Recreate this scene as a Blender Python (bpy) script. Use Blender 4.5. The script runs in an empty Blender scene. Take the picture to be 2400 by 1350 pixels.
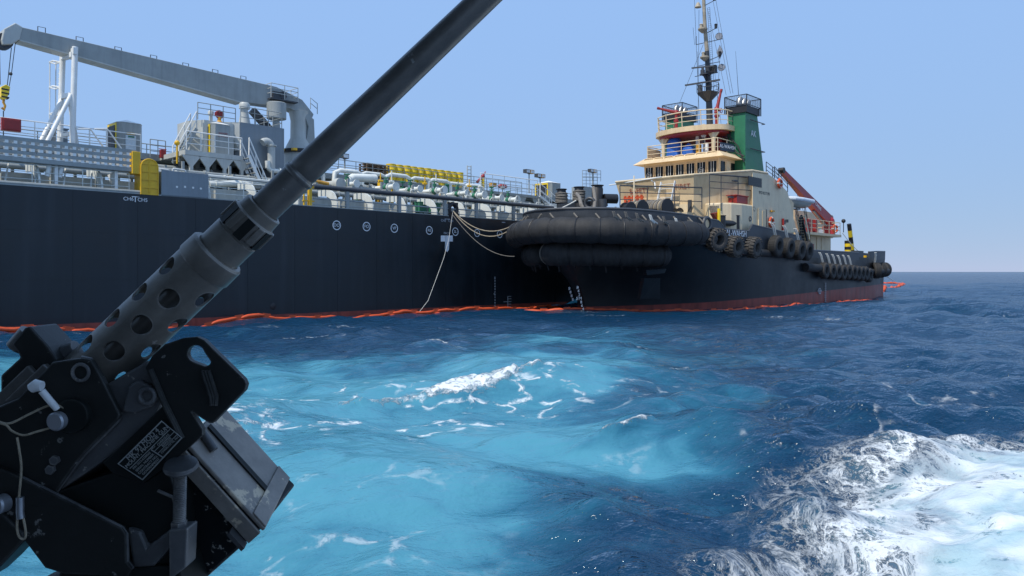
import bpy, bmesh, math, random
import numpy as np
from mathutils import Vector, Matrix
R = math.radians
rnd = random.Random(7)
S = bpy.context.scene
COL = S.collection

# ---------------------------------------------------------------- camera, sky, sun, exposure
EYE = 2.7                      # the photographer's eye above the water, metres
FOC = 1800.0 / 2400.0          # focal length over picture width
cam_d = bpy.data.cameras.new('camera'); cam = bpy.data.objects.new('camera', cam_d); COL.objects.link(cam)
cam_d.sensor_width = 36.0; cam_d.lens = 36.0 * FOC; cam_d.clip_start = 0.02; cam_d.clip_end = 60000
cam.location = (0, 0, EYE); cam.rotation_euler = (R(90), 0, 0)
cam_d.shift_y = -38.0 / 2400.0
S.camera = cam
SUN_EL, SUN_AZ = R(57), R(226)      # azimuth counter-clockwise from +X: the sun stands high to the left, a little behind the camera
sun_dir = Vector((math.cos(SUN_AZ) * math.cos(SUN_EL), math.sin(SUN_AZ) * math.cos(SUN_EL), math.sin(SUN_EL)))
sun_d = bpy.data.lights.new('sun', 'SUN'); sun = bpy.data.objects.new('sun', sun_d); COL.objects.link(sun)
sun_d.energy = 4.2; sun_d.angle = R(0.5); sun_d.color = (1.0, 0.94, 0.84)
sun.rotation_euler = sun_dir.to_track_quat('Z', 'Y').to_euler()
W = bpy.data.worlds.new('World'); S.world = W; W.use_nodes = True
nt = W.node_tree; bg = nt.nodes['Background']
sky = nt.nodes.new('ShaderNodeTexSky'); sky.sky_type = 'NISHITA'; sky.sun_disc = False
sky.sun_elevation = SUN_EL; sky.sun_rotation = R(90) - SUN_AZ
sky.air_density = 0.5; sky.dust_density = 0; sky.ozone_density = 3; sky.altitude = 0
# summer sea haze: an even pale blue veil over the clear-sky gradient
hz = nt.nodes.new('ShaderNodeVectorMath'); hz.operation = 'MULTIPLY_ADD'; hz.inputs[1].default_value = (.20, .05, -.16); hz.inputs[2].default_value = (2.60, 4.45, 8.20)
nt.links.new(sky.outputs[0], hz.inputs[0]); nt.links.new(hz.outputs[0], bg.inputs[0])
bg.inputs[1].default_value = 0.115
S.cycles.max_bounces = 6; S.cycles.diffuse_bounces = 3; S.cycles.glossy_bounces = 3; S.cycles.transmission_bounces = 2
S.view_settings.view_transform = 'Standard'; S.view_settings.look = 'None'
S.view_settings.exposure = 0.0; S.view_settings.gamma = 1.0; S.view_settings.use_curve_mapping = False

# ---------------------------------------------------------------- helpers
def V(*a): return Vector(a if len(a) > 1 else a[0])
class MB:
    def __init__(s): s.v = []; s.f = []
    def add(s, vs, fs):
        n = len(s.v); s.v += [tuple(p) for p in vs]; s.f += [tuple(i + n for i in f) for f in fs]; return s
    def bx(s, x0, x1, y0, y1, z0, z1, M=None):
        vs = [V(x, y, z) for z in (z0, z1) for y in (y0, y1) for x in (x0, x1)]
        if M: vs = [M @ p for p in vs]
        return s.add(vs, [(0,2,3,1),(4,5,7,6),(0,1,5,4),(2,6,7,3),(0,4,6,2),(1,3,7,5)])
    def bar(s, p0, p1, w, h, up=(0,0,1)):
        p0, p1 = V(p0), V(p1); d = (p1 - p0); L = d.length; d.normalize(); up = V(up)
        if abs(d.dot(up)) > .98: up = V(0,1,0)
        sd = d.cross(up).normalized(); u = sd.cross(d)
        vs = []
        for p in (p0, p1):
            for a, b in ((-1,-1),(1,-1),(1,1),(-1,1)): vs.append(p + sd * a * w / 2 + u * b * h / 2)
        return s.add(vs, [(0,1,2,3),(7,6,5,4),(0,4,5,1),(1,5,6,2),(2,6,7,3),(3,7,4,0)])
    def cyl(s, p0, p1, r0, r1=None, n=10, cap=True):
        return s.tube([p0, p1], [r0, r0 if r1 is None else r1], n, cap)
    def tube(s, pts, r, n=8, cap=True, closed=False):
        pts = [V(p) for p in pts]; N = len(pts); rr = r if isinstance(r, (list, tuple)) else [r] * N
        T = []
        for i in range(N):
            a = pts[i - 1] if (i or closed) else pts[0]; b = pts[(i + 1) % N] if (i < N - 1 or closed) else pts[-1]
            t = b - a
            T.append(t.normalized() if t.length > 1e-9 else V(0,0,1))
        u = T[0].orthogonal().normalized(); vs = []; prev = T[0]
        for i in range(N):
            q = prev.rotation_difference(T[i]); u = q @ u; u = (u - T[i] * u.dot(T[i])).normalized(); prev = T[i]
            w = T[i].cross(u)
            for k in range(n):
                a = 2 * math.pi * k / n; vs.append(pts[i] + (u * math.cos(a) + w * math.sin(a)) * rr[i])
        fs = []
        for i in range(N if closed else N - 1):
            j = (i + 1) % N
            for k in range(n): fs.append((i*n+k, i*n+(k+1)%n, j*n+(k+1)%n, j*n+k))
        if cap and not closed: fs += [tuple(range(n))[::-1], tuple(range((N-1)*n, N*n))]
        return s.add(vs, fs)
    def prism(s, pts, off):
        pts = [V(p) for p in pts]; n = len(pts); off = V(off)
        return s.add(pts + [p + off for p in pts], [tuple(range(n))[::-1], tuple(range(n, 2*n))] + [(i, (i+1)%n, (i+1)%n+n, i+n) for i in range(n)])
    def loft(s, a, b, cap=True):
        n = len(a); fs = [(i, (i+1)%n, (i+1)%n+n, i+n) for i in range(n)]
        if cap: fs += [tuple(range(n))[::-1], tuple(range(n, 2*n))]
        return s.add(list(a) + list(b), fs)
    def lathe(s, prof, o, ax, n=20, closed=False):
        o, ax = V(o), V(ax).normalized(); u = ax.orthogonal().normalized(); w = ax.cross(u); vs = []
        for r, h in prof:
            for k in range(n):
                a = 2*math.pi*k/n; vs.append(o + ax*h + (u*math.cos(a) + w*math.sin(a))*max(r, 1e-4))
        m = len(prof); fs = []
        for i in range(m if closed else m-1):
            j = (i+1) % m
            for k in range(n): fs.append((i*n+k, i*n+(k+1)%n, j*n+(k+1)%n, j*n+k))
        if not closed: fs += [tuple(range(n))[::-1], tuple(range((m-1)*n, m*n))]
        return s.add(vs, fs)
    def torus(s, o, ax, Rr, r, n=24, m=8):
        return s.lathe([(Rr + r*math.cos(2*math.pi*k/m), r*math.sin(2*math.pi*k/m)) for k in range(m)], o, ax, n, True)
    def sph(s, o, r, n=12, m=8, sc=(1,1,1)):
        o = V(o); vs = []; fs = []
        for i in range(m+1):
            t = math.pi*i/m
            for k in range(n):
                a = 2*math.pi*k/n; vs.append(o + V(r*sc[0]*math.sin(t)*math.cos(a), r*sc[1]*math.sin(t)*math.sin(a), r*sc[2]*math.cos(t)))
        for i in range(m):
            for k in range(n): fs.append((i*n+k, (i+1)*n+k, (i+1)*n+(k+1)%n, i*n+(k+1)%n))
        return s.add(vs, fs)
    def mesh(s, name, smooth=True, raw=False):
        me = bpy.data.meshes.new(name); me.from_pydata(s.v, [], s.f)
        bm = bmesh.new(); bm.from_mesh(me)
        bmesh.ops.remove_doubles(bm, verts=bm.verts, dist=1e-5)
        if not raw: bmesh.ops.recalc_face_normals(bm, faces=bm.faces)
        bm.to_mesh(me); bm.free()
        if smooth: me.shade_smooth(); me.set_sharp_from_angle(angle=R(38))
        return me
    def obj(s, name, mat, parent=None, smooth=True, bevel=0, raw=False, **kw):
        me = s.mesh(name, smooth, raw); o = bpy.data.objects.new(name, me); me.materials.append(M[mat]); COL.objects.link(o)
        if parent: o.parent = parent
        if bevel:
            b = o.modifiers.new('bevel', 'BEVEL'); b.width = bevel; b.segments = 2; b.limit_method = 'ANGLE'; b.angle_limit = R(40)
        for k, v in kw.items(): o[k] = v
        return o
def empty(name, label=None, category=None, group=None, loc=(0,0,0), rz=0):
    o = bpy.data.objects.new(name, None); COL.objects.link(o); o.empty_display_size = .2
    o.location = loc; o.rotation_euler.z = rz
    if label: o['label'] = label; o['category'] = category
    if group: o['group'] = group
    return o
def link_copy(src, parent=None, name=None):
    c = src.copy(); COL.objects.link(c)
    if parent is not None: c.parent = parent
    if name: c.name = name
    return c
def text_part(s, size, name, mat, parent, M4, thick=.004):
    """flat lettering as a mesh; M4 maps the text plane (x right, y up) into the parent's space"""
    cu = bpy.data.curves.new('t', 'FONT'); cu.body = s; cu.size = size; cu.align_x = 'CENTER'; cu.align_y = 'CENTER'; cu.extrude = thick/2; cu.resolution_u = 3
    t = bpy.data.objects.new('t', cu); COL.objects.link(t)
    dg = bpy.context.evaluated_depsgraph_get(); me = bpy.data.meshes.new_from_object(t.evaluated_get(dg))
    bpy.data.objects.remove(t); bpy.data.curves.remove(cu)
    me.transform(M4); me.materials.clear(); me.materials.append(M[mat]); me.name = name
    o = bpy.data.objects.new(name, me); COL.objects.link(o)
    if parent: o.parent = parent
    return o
def basis(ex, ey, o):
    ex, ey = V(ex).normalized(), V(ey).normalized(); ez = ex.cross(ey).normalized(); ey = ez.cross(ex)
    return Matrix(((ex.x, ey.x, ez.x, o[0]), (ex.y, ey.y, ez.y, o[1]), (ex.z, ey.z, ez.z, o[2]), (0,0,0,1)))
def arc(c, r, a0, a1, n, ax='xz'):
    out = []
    for i in range(n+1):
        a = R(a0 + (a1-a0)*i/n); x, y = math.cos(a)*r, math.sin(a)*r
        out.append({'xz': V(c[0]+x, c[1], c[2]+y), 'yz': V(c[0], c[1]+x, c[2]+y), 'xy': V(c[0]+x, c[1]+y, c[2])}[ax])
    return out
def catenary(a, b, sag, n=14, side=(0,0,0)):
    a, b, sd = V(a), V(b), V(side)
    return [a.lerp(b, i/n) - V(0,0,1)*sag*4*(i/n)*(1-i/n) + sd*4*(i/n)*(1-i/n) for i in range(n+1)]
ORD = ['first','second','third','fourth','fifth','sixth','seventh','eighth','ninth','tenth','eleventh','twelfth','thirteenth','fourteenth']

class Frame:
    """ship-local axes: x runs aft/away along the hull, y inboard (away from us), z up from the water.
    at() surveys a sight line of the photograph against a plane of known y inside the ship."""
    def __init__(s, ox, oy, ang):
        s.o = V(ox, oy, 0); s.ang = R(ang); s.u = V(math.cos(s.ang), math.sin(s.ang), 0); s.n = V(-s.u.y, s.u.x, 0)
    def at(s, px, py, y):
        k = (px - 1200) / 1800.0
        t = (k*(s.o.y + y*s.n.y) - (s.o.x + y*s.n.x)) / (s.u.x - k*s.u.y); d = s.o.y + t*s.u.y + y*s.n.y
        return V(t, y, EYE + (637 - py)/1800.0*d)
    def w(s, p): return s.o + s.u*p[0] + s.n*p[1] + V(0,0,p[2])
TK = Frame(-24, 36, 46.7); TG = Frame(5.2, 55, 47.5)
tk, tg = TK.at, TG.at

# ---------------------------------------------------------------- materials
M = {}
def nodes(name):
    m = bpy.data.materials.new(name); m.use_nodes = True; M[name] = m
    return m, m.node_tree, m.node_tree.nodes['Principled BSDF'], m.node_tree.links
def paint(name, col, rough=.5, var=.18, scale=1.5, metal=0., rust=0., rustcol=(.16,.06,.025), streak=0., bump=.0, bscale=30, spec=.5, coat=0, grime=(.02,.02,.02), rscale=3.0):
    m, t, p, L = nodes(name); N = t.nodes
    tc = N.new('ShaderNodeTexCoord'); no = N.new('ShaderNodeTexNoise'); no.inputs['Scale'].default_value = scale; no.inputs['Detail'].default_value = 7; no.inputs['Roughness'].default_value = .65
    L.new(tc.outputs['Object'], no.inputs['Vector'])
    rp = N.new('ShaderNodeMapRange'); rp.inputs[1].default_value = .3; rp.inputs[2].default_value = .7; rp.inputs[3].default_value = 1-var; rp.inputs[4].default_value = 1+var
    L.new(no.outputs['Fac'], rp.inputs[0])
    mx = N.new('ShaderNodeVectorMath'); mx.operation = 'SCALE'; mx.inputs[0].default_value = col; L.new(rp.outputs[0], mx.inputs['Scale'])
    out = mx.outputs[0]
    def over(fac, c):
        nonlocal out
        x = N.new('ShaderNodeMix'); x.data_type = 'RGBA'; L.new(fac, x.inputs['Factor']); L.new(out, x.inputs['A']); x.inputs['B'].default_value = (*c, 1); out = x.outputs['Result']
    def mask(sc, lo, hi, stretch=None, mul=1.0):
        v = tc.outputs['Object']
        if stretch:
            mp = N.new('ShaderNodeMapping'); mp.inputs['Scale'].default_value = stretch; L.new(v, mp.inputs['Vector']); v = mp.outputs[0]
        n2 = N.new('ShaderNodeTexNoise'); n2.inputs['Scale'].default_value = sc; n2.inputs['Detail'].default_value = 8; n2.inputs['Roughness'].default_value = .7; L.new(v, n2.inputs['Vector'])
        r2 = N.new('ShaderNodeMapRange'); r2.inputs[1].default_value = lo; r2.inputs[2].default_value = hi; r2.inputs[4].default_value = mul; L.new(n2.outputs['Fac'], r2.inputs[0]); return r2.outputs[0]
    if streak: over(mask(2.2, .48, .75, (1.6, 1.6, .12), streak), grime)
    if rust: over(mask(rscale, .70 - rust*.25, .76 - rust*.25, None, .9), rustcol)
    L.new(out, p.inputs['Base Color'])
    p.inputs['Roughness'].default_value = rough; p.inputs['Metallic'].default_value = metal; p.inputs['Specular IOR Level'].default_value = spec
    r3 = N.new('ShaderNodeMapRange'); r3.inputs[3].default_value = max(.03, rough-.12); r3.inputs[4].default_value = min(1, rough+.14); L.new(no.outputs['Fac'], r3.inputs[0]); L.new(r3.outputs[0], p.inputs['Roughness'])
    if bump:
        nb = N.new('ShaderNodeTexNoise'); nb.inputs['Scale'].default_value = bscale; nb.inputs['Detail'].default_value = 5; L.new(tc.outputs['Object'], nb.inputs['Vector'])
        b = N.new('ShaderNodeBump'); b.inputs['Strength'].default_value = bump; b.inputs['Distance'].default_value = .02; L.new(nb.outputs['Fac'], b.inputs['Height']); L.new(b.outputs[0], p.inputs['Normal'])
    return m
paint('grey', (.29,.312,.305), .45, .12, .8, rust=.10, streak=.25)
paint('greylight', (.44,.455,.43), .45, .12, .8, rust=.12, streak=.2)
paint('greyblue', (.20,.232,.255), .45, .10, .7, rust=.06, streak=.2)
paint('white', (.74,.75,.73), .42, .08, 1.0, rust=.06, streak=.15, grime=(.25,.2,.15))
paint('pipewhite', (.66,.68,.64), .4, .12, 1.4, rust=.1, streak=.15, grime=(.3,.25,.18))
paint('yellow', (.72,.42,.015), .45, .15, 1.5, rust=.1, streak=.25, grime=(.25,.12,.01))
paint('drumyellow', (.80,.56,.02), .4, .1, 1.5)
paint('red', (.27,.020,.020), .45, .2, 1.5, rust=.05)
paint('orange', (.56,.075,.018), .55, .2, 2.0, bump=.3, bscale=8)
paint('green', (.018,.145,.07), .45, .15, .9, streak=.2, grime=(.01,.06,.03))
paint('greenvalve', (.03,.16,.09), .5, .2, 3)
paint('black', (.012,.012,.014), .5, .3, 3, rust=.05)
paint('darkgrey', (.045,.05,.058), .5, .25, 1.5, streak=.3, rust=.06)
paint('cream', (.66,.50,.30), .5, .12, .8, rust=.13, streak=.38, grime=(.35,.2,.09))
paint('creamlight', (.66,.54,.36), .5, .12, .8, rust=.12, streak=.38, grime=(.4,.25,.12))
paint('rubber', (.013,.014,.016), .72, .5, 2.2, bump=.9, bscale=12, streak=.5, grime=(.045,.045,.046))
paint('tyre', (.030,.029,.028), .8, .4, 4, bump=.5, bscale=25)
paint('tyrelight', (.060,.056,.052), .85, .35, 4, bump=.5, bscale=25)
paint('rope', (.36,.30,.21), .85, .3, 9, bump=.8, bscale=40)
paint('ropewhite', (.62,.62,.58), .8, .15, 9)
paint('ropegrey', (.17,.155,.135), .85, .3, 9, bump=.8, bscale=40)
paint('marking', (.72,.74,.76), .5, .12, 4)
paint('markdim', (.38,.41,.45), .55, .2, 4)
paint('wood', (.16,.10,.06), .8, .35, 5, bump=.4)
paint('steel', (.35,.36,.37), .35, .2, 4, metal=.8)
paint('glassdark', (.010,.012,.015), .12, .2, .6, spec=.22)
paint('cranered', (.34,.020,.026), .45, .2, 1.2, streak=.2, grime=(.15,.01,.012))
paint('lettered', (.30,.045,.03), .6, .2, 3)
paint('bluetarp', (.02,.12,.48), .6, .25, 2, bump=.5, bscale=4)
paint('mesh', (.05,.05,.055), .6, .3, 3)
paint('mesh_grey', (.22,.24,.28), .7, .2, 6)
paint('signblue', (.015,.03,.05), .4, .1, 2)
paint('lampglass', (.6,.65,.7), .15, .1, 3)
paint('amber', (.55,.28,.03), .5, .3, 3)
paint('poster', (.55,.62,.66), .5, .15, 4)
paint('deckpaint', (.10,.13,.12), .7, .2, 1)
paint('boatgrey', (.20,.21,.22), .6, .1, 1)
paint('canvas', (.08,.09,.10), .85, .1, 2)

def hull_mat(name, top, red, z0, slope, dirt):
    """topside paint over red boot-topping, the change of colour along a line z = z0 + slope * x"""
    m, t, p, L = nodes(name); N = t.nodes
    tc = N.new('ShaderNodeTexCoord'); sx = N.new('ShaderNodeSeparateXYZ'); L.new(tc.outputs['Object'], sx.inputs[0])
    ml = N.new('ShaderNodeMath'); ml.operation = 'MULTIPLY_ADD'; ml.inputs[1].default_value = -slope; L.new(sx.outputs['X'], ml.inputs[0]); L.new(sx.outputs['Z'], ml.inputs[2])
    n1 = N.new('ShaderNodeTexNoise'); n1.inputs['Scale'].default_value = .35; n1.inputs['Detail'].default_value = 9; n1.inputs['Roughness'].default_value = .7; L.new(tc.outputs['Object'], n1.inputs['Vector'])
    mp = N.new('ShaderNodeMapping'); mp.inputs['Scale'].default_value = (1.4, 1.4, .09); L.new(tc.outputs['Object'], mp.inputs['Vector'])
    n2 = N.new('ShaderNodeTexNoise'); n2.inputs['Scale'].default_value = 1.1; n2.inputs['Detail'].default_value = 8; L.new(mp.outputs[0], n2.inputs['Vector'])
    def rng(sock, a, b, c, d):
        r = N.new('ShaderNodeMapRange'); r.inputs[1].default_value = a; r.inputs[2].default_value = b; r.inputs[3].default_value = c; r.inputs[4].default_value = d; L.new(sock, r.inputs[0]); return r.outputs[0]
    def mix(f, a, b):
        x = N.new('ShaderNodeMix'); x.data_type = 'RGBA'; L.new(f, x.inputs['Factor'])
        for s_, q in (('A', a), ('B', b)):
            if isinstance(q, tuple): x.inputs[s_].default_value = (*q, 1)
            else: L.new(q, x.inputs[s_])
        return x.outputs['Result']
    c = mix(rng(n1.outputs['Fac'], .38, .68, 0, 1), tuple(v*.8 for v in top), tuple(v*1.25 for v in top))
    c = mix(rng(n2.outputs['Fac'], .5, .8, 0, .6), c, dirt)
    rd = mix(rng(n2.outputs['Fac'], .4, .7, 0, .85), red, tuple(v*.45 for v in red))
    ad = N.new('ShaderNodeMath'); ad.operation = 'MULTIPLY_ADD'; ad.inputs[1].default_value = .10; L.new(n1.outputs['Fac'], ad.inputs[0]); L.new(ml.outputs[0], ad.inputs[2])
    c = mix(rng(ad.outputs[0], z0 + .03, z0 + .07, 1, 0), c, rd)
    L.new(c, p.inputs['Base Color']); L.new(rng(n1.outputs['Fac'], .3, .7, .32, .55), p.inputs['Roughness'])
    nb = N.new('ShaderNodeTexNoise'); nb.inputs['Scale'].default_value = .55; nb.inputs['Detail'].default_value = 2; L.new(tc.outputs['Object'], nb.inputs['Vector'])
    b = N.new('ShaderNodeBump'); b.inputs['Strength'].default_value = .25; b.inputs['Distance'].default_value = .06; L.new(nb.outputs['Fac'], b.inputs['Height']); L.new(b.outputs[0], p.inputs['Normal'])
hull_mat('hull_tanker', (.0065,.012,.017), (.26,.045,.03), .12, 0, (.022,.029,.037))
hull_mat('hull_tug', (.0042,.0068,.0095), (.24,.04,.027), .22, .025, (.012,.017,.020))
def gunmat(name, col, rough, chips, chipcol=(.30,.29,.27), cs=40, var=.4, metal=.0, spec=.5):
    m, t, p, L = nodes(name); N = t.nodes
    tc = N.new('ShaderNodeTexCoord'); n1 = N.new('ShaderNodeTexNoise'); n1.inputs['Scale'].default_value = 14; n1.inputs['Detail'].default_value = 8; n1.inputs['Roughness'].default_value = .7; L.new(tc.outputs['Object'], n1.inputs['Vector'])
    n2 = N.new('ShaderNodeTexNoise'); n2.inputs['Scale'].default_value = cs; n2.inputs['Detail'].default_value = 6; n2.inputs['Roughness'].default_value = .6; L.new(tc.outputs['Object'], n2.inputs['Vector'])
    geo = N.new('ShaderNodeNewGeometry')
    a = N.new('ShaderNodeMix'); a.data_type = 'RGBA'; a.inputs['A'].default_value = (*[c*(1-var) for c in col],1); a.inputs['B'].default_value = (*[c*(1+var) for c in col],1); L.new(n1.outputs['Fac'], a.inputs['Factor'])
    r = N.new('ShaderNodeMapRange'); r.inputs[1].default_value = .72-chips; r.inputs[2].default_value = .75-chips; L.new(n2.outputs['Fac'], r.inputs[0])
    # paint rubbed thin along handled edges
    bv = N.new('ShaderNodeBevel'); bv.samples = 4; bv.inputs['Radius'].default_value = .0035
    dt = N.new('ShaderNodeVectorMath'); dt.operation = 'DOT_PRODUCT'; L.new(bv.outputs[0], dt.inputs[0]); L.new(geo.outputs['Normal'], dt.inputs[1])
    ed = N.new('ShaderNodeMapRange'); ed.inputs[1].default_value = .985; ed.inputs[2].default_value = .86; L.new(dt.outputs['Value'], ed.inputs[0])
    ew = N.new('ShaderNodeMapRange'); ew.inputs[1].default_value = .42; ew.inputs[2].default_value = .6; L.new(n1.outputs['Fac'], ew.inputs[0])
    em = N.new('ShaderNodeMath'); em.operation = 'MULTIPLY'; L.new(ed.outputs[0], em.inputs[0]); L.new(ew.outputs[0], em.inputs[1])
    mxm = N.new('ShaderNodeMath'); mxm.operation = 'MAXIMUM'; L.new(em.outputs[0], mxm.inputs[0]); L.new(r.outputs[0], mxm.inputs[1]); r = mxm
    b = N.new('ShaderNodeMix'); b.data_type = 'RGBA'; L.new(r.outputs[0], b.inputs['Factor']); L.new(a.outputs['Result'], b.inputs['A']); b.inputs['B'].default_value = (*chipcol,1)
    L.new(b.outputs['Result'], p.inputs['Base Color'])
    rr = N.new('ShaderNodeMapRange'); rr.inputs[3].default_value = rough-.15; rr.inputs[4].default_value = rough+.2; L.new(n1.outputs['Fac'], rr.inputs[0]); L.new(rr.outputs[0], p.inputs['Roughness'])
    p.inputs['Metallic'].default_value = metal; p.inputs['Specular IOR Level'].default_value = spec
    nb = N.new('ShaderNodeTexNoise'); nb.inputs['Scale'].default_value = 220; nb.inputs['Detail'].default_value = 3; L.new(tc.outputs['Object'], nb.inputs['Vector'])
    bp = N.new('ShaderNodeBump'); bp.inputs['Strength'].default_value = .18; bp.inputs['Distance'].default_value = .001; L.new(nb.outputs['Fac'], bp.inputs['Height']); L.new(bp.outputs[0], p.inputs['Normal'])
gunmat('gunsteel', (.155,.145,.13), .34, .04, (.30,.30,.28), 50, .7, .4)
gunmat('gunjacket', (.185,.168,.142), .38, .05, (.38,.36,.33), 24, .75, .35)
gunmat('mountpaint', (.015,.0155,.014), .45, .075, (.17,.165,.15), 48, .6, 0, .35)
gunmat('mountbare', (.10,.10,.10), .42, .07, (.30,.28,.25), 55, .8, .3)
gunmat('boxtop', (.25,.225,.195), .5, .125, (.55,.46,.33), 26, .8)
paint('mastbeige', (.36,.31,.23), .6, .3, 2, rust=.12, streak=.3)
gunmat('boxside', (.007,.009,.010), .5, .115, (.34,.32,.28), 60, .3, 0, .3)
gunmat('plateblack', (.008,.010,.009), .5, .0, (.05,.05,.045), 60, .2, 0, .25)
gunmat('pinsteel', (.42,.43,.45), .35, .0, (.3,.3,.3), 60, .15, .6)
paint('lettering_dim', (.30,.31,.29), .5, .2, 60)
# ---------------------------------------------------------------- the sea
_wr = np.random.RandomState(11)
WAVES = []
for i in range(74):
    lam = 0.55 * (16/0.55) ** (i/73.0)
    th = R(250) + _wr.normal(0, R(38 if lam < 4 else 24))
    amp = 0.0108 * lam ** 0.66 * _wr.uniform(.55, 1.3)
    if 1.5 < lam < 7: amp *= 1.35
    if lam < 3: amp *= 1.25
    WAVES.append((lam, 2*math.pi/lam*math.cos(th), 2*math.pi/lam*math.sin(th), amp, _wr.uniform(0, 6.28)))
def seg(x, y, ax, ay, bx, by):
    dx, dy = bx-ax, by-ay; L2 = dx*dx+dy*dy
    t = np.clip(((x-ax)*dx+(y-ay)*dy)/L2, 0, 1); px, py = ax+t*dx, ay+t*dy
    side = ((x-ax)*(-dy)+(y-ay)*dx)/math.sqrt(L2)
    return np.hypot(x-px, y-py), t, side
RIDGES = [(-9.0,13.2, 2.2,19.2, 1.5,.34), (-2.0,26.0, 8.0,29.5, 2.4,.30), (5.0,33.0, 22.0,36.0, 3.2,.34), (-16,24,-4,27.5,2.2,.28), (1.5,11.0, 9.0,15.5, 1.6,.20), (-3.,8.6, 1.2,10.6,1.2,.12)]
def sea_z(x, y, dx=0.0, calm=0.0):
    x = np.asarray(x, float); y = np.asarray(y, float)
    env = .75 + .45*np.sin(x*.11+1.3)*np.sin(y*.085+.4) + .25*np.sin(x*.05-y*.07)
    z = np.zeros_like(x)
    for lam, kx, ky, a, ph in WAVES:
        w = np.clip((lam/np.maximum(dx, 1e-6) - 2.5)/2.5, 0, 1)
        s = np.sin(kx*x + ky*y + ph)
        if lam < 4.5: w = w*(1 - .6*np.asarray(calm))
        z += a * w * (s + .22*np.cos(2*(kx*x+ky*y+ph)) * -1) * env
    lee = np.ones_like(x)
    for fr_, a_, c_ in ((TK, (-20,0,0), (34,0,0)), (TG, (-2,-4,0), (46,-6.5,0))):
        p_, q_ = fr_.w(a_), fr_.w(c_); lee *= 1 - .5*np.exp(-(seg(x, y, p_.x, p_.y, q_.x, q_.y)[0]/7.0)**2)
    z *= lee
    for ax, ay, bx, by, wd, am in RIDGES:
        d, t, sd = seg(x, y, ax, ay, bx, by)
        wd2 = np.where(sd > 0, wd*1.5, wd*.8)
        z += am * np.exp(-(d/wd2)**2) * np.sin(np.clip(t, .02, .98)*math.pi)**.5
    # the water drawn down along the lee of the two ships
    d, t, sd = seg(x, y, TK.w((-20,0,0)).x, TK.w((-20,0,0)).y, TK.w((34,0,0)).x, TK.w((34,0,0)).y); z -= .22*np.exp(-(d/5.0)**2)
    d, t, sd = seg(x, y, TG.w((8,-6,0)).x, TG.w((8,-6,0)).y, TG.w((46,-6,0)).x, TG.w((46,-6,0)).y); z -= .16*np.exp(-(d/5.0)**2)
    return z
def vnoise(x, y, sc, seed, oct=4):
    rs = np.random.RandomState(seed); out = np.zeros_like(x); a = 1.; tot = 0
    for o in range(oct):
        g = rs.rand(64, 64); u = x*sc + rs.rand()*40; v = y*sc + rs.rand()*40
        iu = np.floor(u).astype(int); iv = np.floor(v).astype(int); fu = u-iu; fv = v-iv; fu = fu*fu*(3-2*fu); fv = fv*fv*(3-2*fv)
        g00 = g[iu % 64, iv % 64]; g10 = g[(iu+1) % 64, iv % 64]; g01 = g[iu % 64, (iv+1) % 64]; g11 = g[(iu+1) % 64, (iv+1) % 64]
        out += a*((g00*(1-fu)+g10*fu)*(1-fv) + (g01*(1-fu)+g11*fu)*fv); tot += a; a *= .55; sc *= 2.1
    return out/tot
def sst(a, b, x): t = np.clip((x-a)/(b-a), 0, 1); return t*t*(3-2*t)
def poly_sd(x, y, P):
    """signed distance to a closed outline, positive inside"""
    d = np.full_like(x, 1e9); ins = np.zeros(x.shape, bool); n = len(P)
    for i in range(n):
        (ax, ay), (bx, by) = P[i], P[(i+1) % n]
        d = np.minimum(d, seg(x, y, ax, ay, bx, by)[0])
        c = ((ay > y) != (by > y)) & (x < (bx-ax)*(y-ay)/((by-ay) if by != ay else 1e-9) + ax); ins ^= c
    return np.where(ins, d, -d)
ys = [-500, -150, -50, -15, -4, 0, 2.0]
y = 3.2
while y < 170: ys.append(y); y *= 1.0088
while y < 26000: ys.append(y); y *= 1.05
ys = np.array(ys); NC = 640
tt = np.linspace(-1, 1, NC); cc = .62*tt + .38*tt**3
wdt = 1.35*np.abs(ys) + 9
GX = cc[None, :]*wdt[:, None]; GY = np.repeat(ys[:, None], NC, 1)
sp = np.maximum(np.gradient(ys)[:, None]*1.0, np.abs(np.gradient(GX, axis=1))); sp = np.where(GY < 3, 99., sp)
# aerated (turquoise) water: the slick left where the boat turned; foam: its fresh wake and breaking crests
x, y = GX, GY
AER = [(-40,30),(-14,25),(-7.5,22.5),(-3,22.8),(-1.5,31),(4,33),(9,25),(5.8,20),(4.1,15),(2.6,11.2),(1.3,8.8),(.7,6.5),(-.2,2.5),(-30,2.5)]
wob = (vnoise(x, y, .35, 3) - .5)*5.0*np.clip(y/16, .3, 1.2)
sd = poly_sd(x, y, AER) + wob
aer = sst(-1.8*np.clip(y/14, .5, 2), 2.8*np.clip(y/14, .5, 2), sd)
aer *= .78 + .22*sst(.36, .60, vnoise(x*.75, y*1.5, .30, 5))
aer *= 1 - .6*sst(20.5, 27, y)*sst(.40, .62, vnoise(x, y*2, .22, 9))
WAKE = [(1.75,7.5),(2.45,8.45),(3.4,9.8),(5.2,11.1),(7.2,11.95),(9.6,13.3),(16,15.5),(30,18),(26,2),(1.25,2),(1.3,6.3)]
sdw = poly_sd(x, y, WAKE) + (vnoise(x, y, .9, 21) - .5)*1.7
foam = sst(-.5, 2.7, sdw)
aer = np.maximum(aer, sst(.5, 2.6, sdw)*.85)
crest = np.zeros_like(x)
def patch(ax, ay, bx, by, w, a, seed=1):
    global crest
    d, t, s_ = seg(x, y, ax, ay, bx, by)
    crest = np.maximum(crest, a*np.exp(-(d/(w*(.35+.9*np.sin(np.clip(t,.03,.97)*math.pi))))**4))
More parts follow.
